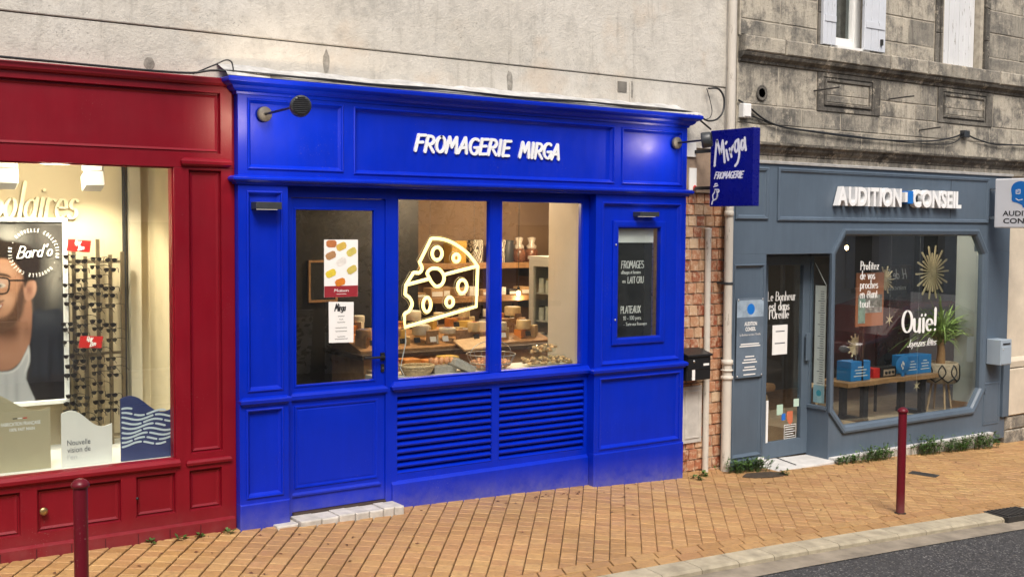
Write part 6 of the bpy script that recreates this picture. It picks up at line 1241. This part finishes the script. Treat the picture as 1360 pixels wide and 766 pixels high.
cable([(.2, -.088, 3.290), (.6, -.088, 3.297), (1.15, -.086, 3.287), (1.7, -.088, 3.297), (2.4, -.088, 3.287), (3.1, -.088, 3.298), (3.9, -.075, 3.30), (4.15, -.05, 3.275)], .007, 'second thin black cable twisted along the blue cornice')
cable([(-.3, .02, 3.27), (-.17, -.04, 3.335), (-.10, -.05, 3.37), (-.06, -.05, 3.36), (-.05, -.06, 3.30)], .005, 'thin looped wire standing up at the left end of the blue cornice')
cable([(4.50, .09, 3.54), (4.60, .06, 3.54), (4.66, .05, 3.46), (4.64, .04, 3.34), (4.55, .03, 3.26), (4.40, .0, 3.24), (4.28, -.02, 3.28)], .009, 'black cable looping down the wall beside the downpipe')
cable([(4.49, .10, 3.54), (4.53, .09, 3.42), (4.54, .08, 3.33), (4.48, .05, 3.27), (4.38, .02, 3.25)], .004, 'thin wire hanging beside the looping black cable')
cable([(4.86, .06, 3.46), (5.0, .055, 3.40), (5.2, .05, 3.30), (5.45, .05, 3.245), (5.9, .05, 3.222), (6.6, .05, 3.198), (7.2, .05, 3.20), (7.8, .05, 3.225), (8.2, .05, 3.285), (8.40, .05, 3.335), (8.6, .05, 3.29), (9.0, .05, 3.245), (9.6, .05, 3.262), (10.5, .05, 3.28)], .009, 'black cable sagging across the stone courses above the grey shop')
cable([(4.95, .06, 3.33), (5.1, .055, 3.31), (5.35, .052, 3.255), (5.8, .052, 3.232), (6.5, .052, 3.212), (7.3, .052, 3.19), (8.1, .052, 3.205), (8.35, .052, 3.30)], .006, 'thinner cable running below the sagging one on the stone wall')
t = thing('junction_box', 'small white junction box on the stone beside the downpipe', 'junction box', (4.93, .05, 3.35)); MB().box(4.885, 4.985, .015, .085, 3.30, 3.43).build('box', WHITE, t, .006); MB().box(4.893, 4.977, .008, .016, 3.31, 3.42).build('lid', WHITE, t, .003)
t = thing('cable_box', 'small grey cable box on the stone courses at the right', 'junction box', (8.4, .05, 3.3)); MB().box(8.36, 8.46, .02, .085, 3.29, 3.37).build('box', DARKGREY, t, .008); MB().tube([(8.36, .05, 3.33), (8.33, .05, 3.325)], .014, 8).build('gland', BLACK, t)
# ================================================================== weeds and litter
def weeds(x, y, w, n, h, label, seed):
    rg = random.Random(seed); mb = MB(); t = thing('weed_clump', label, 'weeds', (x, y, ground_z(x, y)))
    for i in range(n):
        bx = x+rg.gauss(0, .5)*w*.5; by = y+rg.uniform(-.05, .03); bz = ground_z(bx, by); a = rg.uniform(0, 6.28); l = rg.uniform(.4, 1)*h; lean = rg.uniform(.1, .7)
        tip = Vector((bx+math.cos(a)*l*lean, by+math.sin(a)*l*lean*.6-.01, bz+l*(1-.4*lean))); base = Vector((bx, by, bz-.005)); mid = (base+tip)/2+Vector((0, 0, l*.12))
        mb.tube([base, mid, tip], .0018, 3, caps=False)
        for k in range(rg.randint(4, 7)):
            f = rg.uniform(.25, 1); p = base+(tip-base)*f+Vector((0, 0, l*.1*(1-abs(2*f-1)))); b_ = rg.uniform(0, 6.28); ll = rg.uniform(.022, .05); d = Vector((math.cos(b_), math.sin(b_)*.8, rg.uniform(-.2, .7))).normalized(); s = d.cross(Vector((0, 0, 1))).normalized()*ll*.28
            mb.add([p, p+d*ll*.5+s, p+d*ll, p+d*ll*.5-s+Vector((0, 0, .003))], [(0, 1, 2), (0, 2, 3)])
    for i in range(n//3):                              # thin grass blades and dry stems
        bx = x+rg.gauss(0, .55)*w*.55; by = y+rg.uniform(-.07, .03); bz = ground_z(bx, by); a = rg.uniform(0, 6.28); l = rg.uniform(.5, 1.25)*h; d = Vector((math.cos(a)*.5, math.sin(a)*.35-.1, 1)).normalized(); s = Vector((.0022, .001, 0)); p = Vector((bx, by, bz-.004)); q_ = p+d*l*.6; e = q_+Vector((d.x, d.y, -.15))*l*.5
        mb.add([p-s, p+s, q_+s, q_-s, e], [(0, 1, 2, 3), (3, 2, 4)])
    stuff(mb.build('foliage', LEAF, t))
weeds(5.0, .0, .55, 85, .17, 'weed clump growing at the foot of the downpipe', 1); weeds(6.45, -.05, .4, 36, .12, 'low weed clump beside the pale slab', 2); weeds(6.88, -.04, .6, 62, .20, 'weed clump at the tiled upstand left of the right bollard', 3); weeds(7.75, -.03, .7, 62, .25, 'tall weed clump at the tiled upstand right of the bollard', 4); weeds(8.3, -.03, .6, 55, .20, 'weed clump in the middle of the tiled upstand', 5); weeds(8.75, -.03, .6, 60, .23, 'weed clump at the right end of the tiled upstand', 6)
for i, (x, y, s) in enumerate(((-.42, .01, .035), (-.62, .01, .03), (-.28, .01, .028), (-.1, -.01, .025), (4.25, -.08, .05), (4.42, .02, .05), (5.25, -.22, .07))):
    weeds(x, y, .05, 3 if i < 4 else 6, s, ['tiny weed at the red plinth under the third panel', 'tiny weed at the red plinth under the keyhole panel', 'tiny weed at the red plinth near its pilaster', 'tiny weed in the corner between red and blue fronts', 'tiny weed in the paving at the blue corner', 'tiny weed at the foot of the tiles', 'small weed straggling beside the grey pier'][i], 40+i)
MUD = M('dark_soil', (.05, .035, .022), .95, .4, 30, 80, .8)
n = 18; rg = random.Random(8)
sp_ = MB(); P = [(5.05+.30*math.cos(2*math.pi*i/n)*(.85+.3*rg.random()), -.17+.10*math.sin(2*math.pi*i/n)*(.8+.4*rg.random())) for i in range(n)]; sp_.slab(P, lambda X, Y_: ground_z(X, Y_)-.01, lambda X, Y_: ground_z(X, Y_)+.006); o = stuff(sp_.build('soil_patch', MUD), 'dark patch of soil on the paving below the weeds', 'soil')
lit = MB(); rg = random.Random(77); DL = M('dry_leaf', (.10, .035, .018), .8, .4, 30, rv=.5)
for i in range(95):
    x = rg.uniform(-1.6, 8.5); y = -abs(rg.gauss(0, .55))-.03
    if i < 22: x = rg.uniform(2.0, 2.9); y = -.10-abs(rg.gauss(0, .07))
    if i >= 22 and i < 40: x = rg.uniform(-1.4, 1.3); y = rg.uniform(-1.2, -.1)
    if y < -1.65 or (.2 < x < 1.25 and y > -.16): continue
    z = ground_z(x, y)+.004; a = rg.uniform(0, 6.28); l = rg.uniform(.008, .022); d = Vector((math.cos(a), math.sin(a), 0)); s = Vector((-d.y, d.x, 0))*.4
    c = Vector((x, y, z)); lit.add([c-d*l, c+s*l+Vector((0, 0, .006)), c+d*l, c-s*l+Vector((0, 0, .004))], [(0, 1, 2, 3)])
stuff(lit.build('leaf_litter', DL), 'scattered dry leaf bits on the paving', 'leaves')
# ================================================================== the other side of the street, seen only in the glass
def far_house(x0, x1, h, col, label, nwin):
    t = thing('opposite_house', label, 'building', ((x0+x1)/2, -9.3, 0), 'houses across the street'); m_ = M('far_wall_'+'abcdef'[int(x0) % 6], col, .9, .15, 1.5); step = (x1-x0)/nwin
    holes = []
    for k in range(nwin):
        c = x0+step*(k+.5); holes += [(c-.45, c+.45, .9 if k % 2 else .1, 2.3), (c-.42, c+.42, 3.2, 4.6)]
    MB().board(x0, x1, -.6, h, -9.5, -9.2, holes).build('wall', m_, t)
    for a, b, c, d in holes: MB().box(a, b, -9.42, -9.40, c, d).build('window', M('far_window', (.05, .055, .06), .15, .1, 2), t); MB().box(a-.32, a-.02, -9.2, -9.16, c, d).build('shutter', M('far_shutter', (.5, .5, .48), .6), t); MB().box(a-.08, b+.08, -9.2, -9.1, c-.1, c).build('sill', M('far_sill', (.45, .42, .36), .9), t)
    MB().box(x0-.0, x1+.0, -9.5, -8.95, h, h+.25).build('eaves', M('far_sill', (.45,.42,.36)), t)
far_house(-12, -3.6, 5.2, (.74, .70, .62), 'beige house across the street, reflected at the left', 4); far_house(-3.5, 6, 4.9, (.78, .75, .69), 'pale house across the street behind the viewer', 4); far_house(6.1, 15, 5.3, (.74, .68, .57), 'stone house across the street, reflected in the grey shop', 4); far_house(15.1, 28, 5.2, (.74, .69, .58), 'far stone house across the street to the right', 5)
car = thing('parked_car', 'dark red hatchback parked across the street, reflected in the grey window', 'car', (15, -5.5, ground_z(15)))
zc = ground_z(15)-.09; prof = [(-2.0, .35), (-2.02, .62), (-1.9, .82), (-1.25, .92), (-.75, 1.36), (-.2, 1.46), (.8, 1.45), (1.45, 1.25), (1.85, .95), (1.98, .75), (2.0, .38), (1.6, .25), (-1.6, .25)]
cp = M('car_paint', (.16, .008, .012), .15, .05, coat=1)
mb = MB(); npf = len(prof)
for ysc, y in ((.86, -6.35), (1, -6.2), (1, -4.85), (.86, -4.7)): mb.v += [(15+x*(1 if ysc == 1 else .985), y, zc+(z if z < .9 or ysc == 1 else .9+(z-.9)*.9)) for x, z in prof]
for r_ in range(3):
    for i in range(npf): mb.f.append((r_*npf+i, r_*npf+(i+1) % npf, (r_+1)*npf+(i+1) % npf, (r_+1)*npf+i)); mb.sm.append(False); mb.mi.append(0)
for r_, fl in ((0, 1), (3, 0)): mb.f.append(tuple(range(r_*npf, (r_+1)*npf))[::-1 if fl else 1]); mb.sm.append(False); mb.mi.append(0)
mb.build('body', cp, car, .05)
for y in (-6.362, -4.69): MB().prism([(14.15, zc+.95), (14.42, zc+1.3), (14.85, zc+1.37), (15.7, zc+1.36), (16.2, zc+1.2), (16.45, zc+.97)], y, y+.02).build('side_window', M('car_glass', (.01, .012, .014), .05, 0), car)
for x in (13.75, 16.3):
    for y in (-6.36, -4.85): w = MB().lathe((x, y, zc+.3), [(.2, 0), (.31, 0), (.32, .03), (.32, .15), (.31, .18), (.2, .18)], 20, (0, 1, 0)).build('wheel', BLACK, car); MB().lathe((x, y+.02, zc+.3), [(.0, 0), (.2, 0), (.2, .14), (0, .14)], 14, (0, 1, 0)).build('rim', STEEL, w)
for y in (-6.1, -5.05): MB().ball((13.02, y, zc+.68), .04, .12, .08).build('headlight', M('lamp_glass', (.6, .6, .6), .1), car)

def far_tree(x, y, h, r, low, label, seed):
    z0 = ground_z(x, y)+.05; t = thing('street_tree', label, 'tree', (x, y, z0), 'trees across the street'); rg = random.Random(seed); BK = M('bark', (.09, .07, .05), .9, .3, 12, 40, .6)
    MB().tube([(x, y, z0-.1), (x+.05, y, z0+h*.3), (x-.03, y, z0+h*.7)], [.12, .09, .04], 8).build('trunk', BK, t)
    for k in range(6): a = k*1.1; MB().tube([(x, y, z0+h*(.3+.06*k)), (x+r*.6*math.cos(a), y+r*.4*math.sin(a), z0+h*(.5+.06*k))], [.035, .012], 6).build('limb', BK, t)
    mb = MB()
    cl = [(rg.gauss(0, .45)*r, rg.gauss(0, .35)*r, low+(h-low)*rg.random(), rg.uniform(.25, .5)*r) for _ in range(26)]
    for cx_, cy_, cz_, cr in cl:
        for i in range(95):
            p = Vector((x+cx_, y+cy_, z0+cz_))+Vector((rg.gauss(0, 1), rg.gauss(0, 1), rg.gauss(0, 1))).normalized()*cr*rg.random()**.5; d = Vector((rg.uniform(-1, 1), rg.uniform(-1, 1), rg.uniform(-.6, .6))).normalized()*.075; s_ = d.cross(Vector((rg.random(), rg.random(), 1))).normalized()*.035
            mb.add([p-d, p+s_, p+d, p-s_], [(0, 1, 2, 3)])
    stuff(mb.build('crown', M('dark_leaf', (.028, .05, .014), .55, .4, 20, rv=.4), t))
far_tree(4.6, -8.3, 4.2, 1.5, .25, 'dark bushy tree across the street, reflected in the blue door', 3); far_tree(6.9, -8.4, 3.6, 1.1, .3, 'smaller dark bushy tree across the street, right of the first', 5)
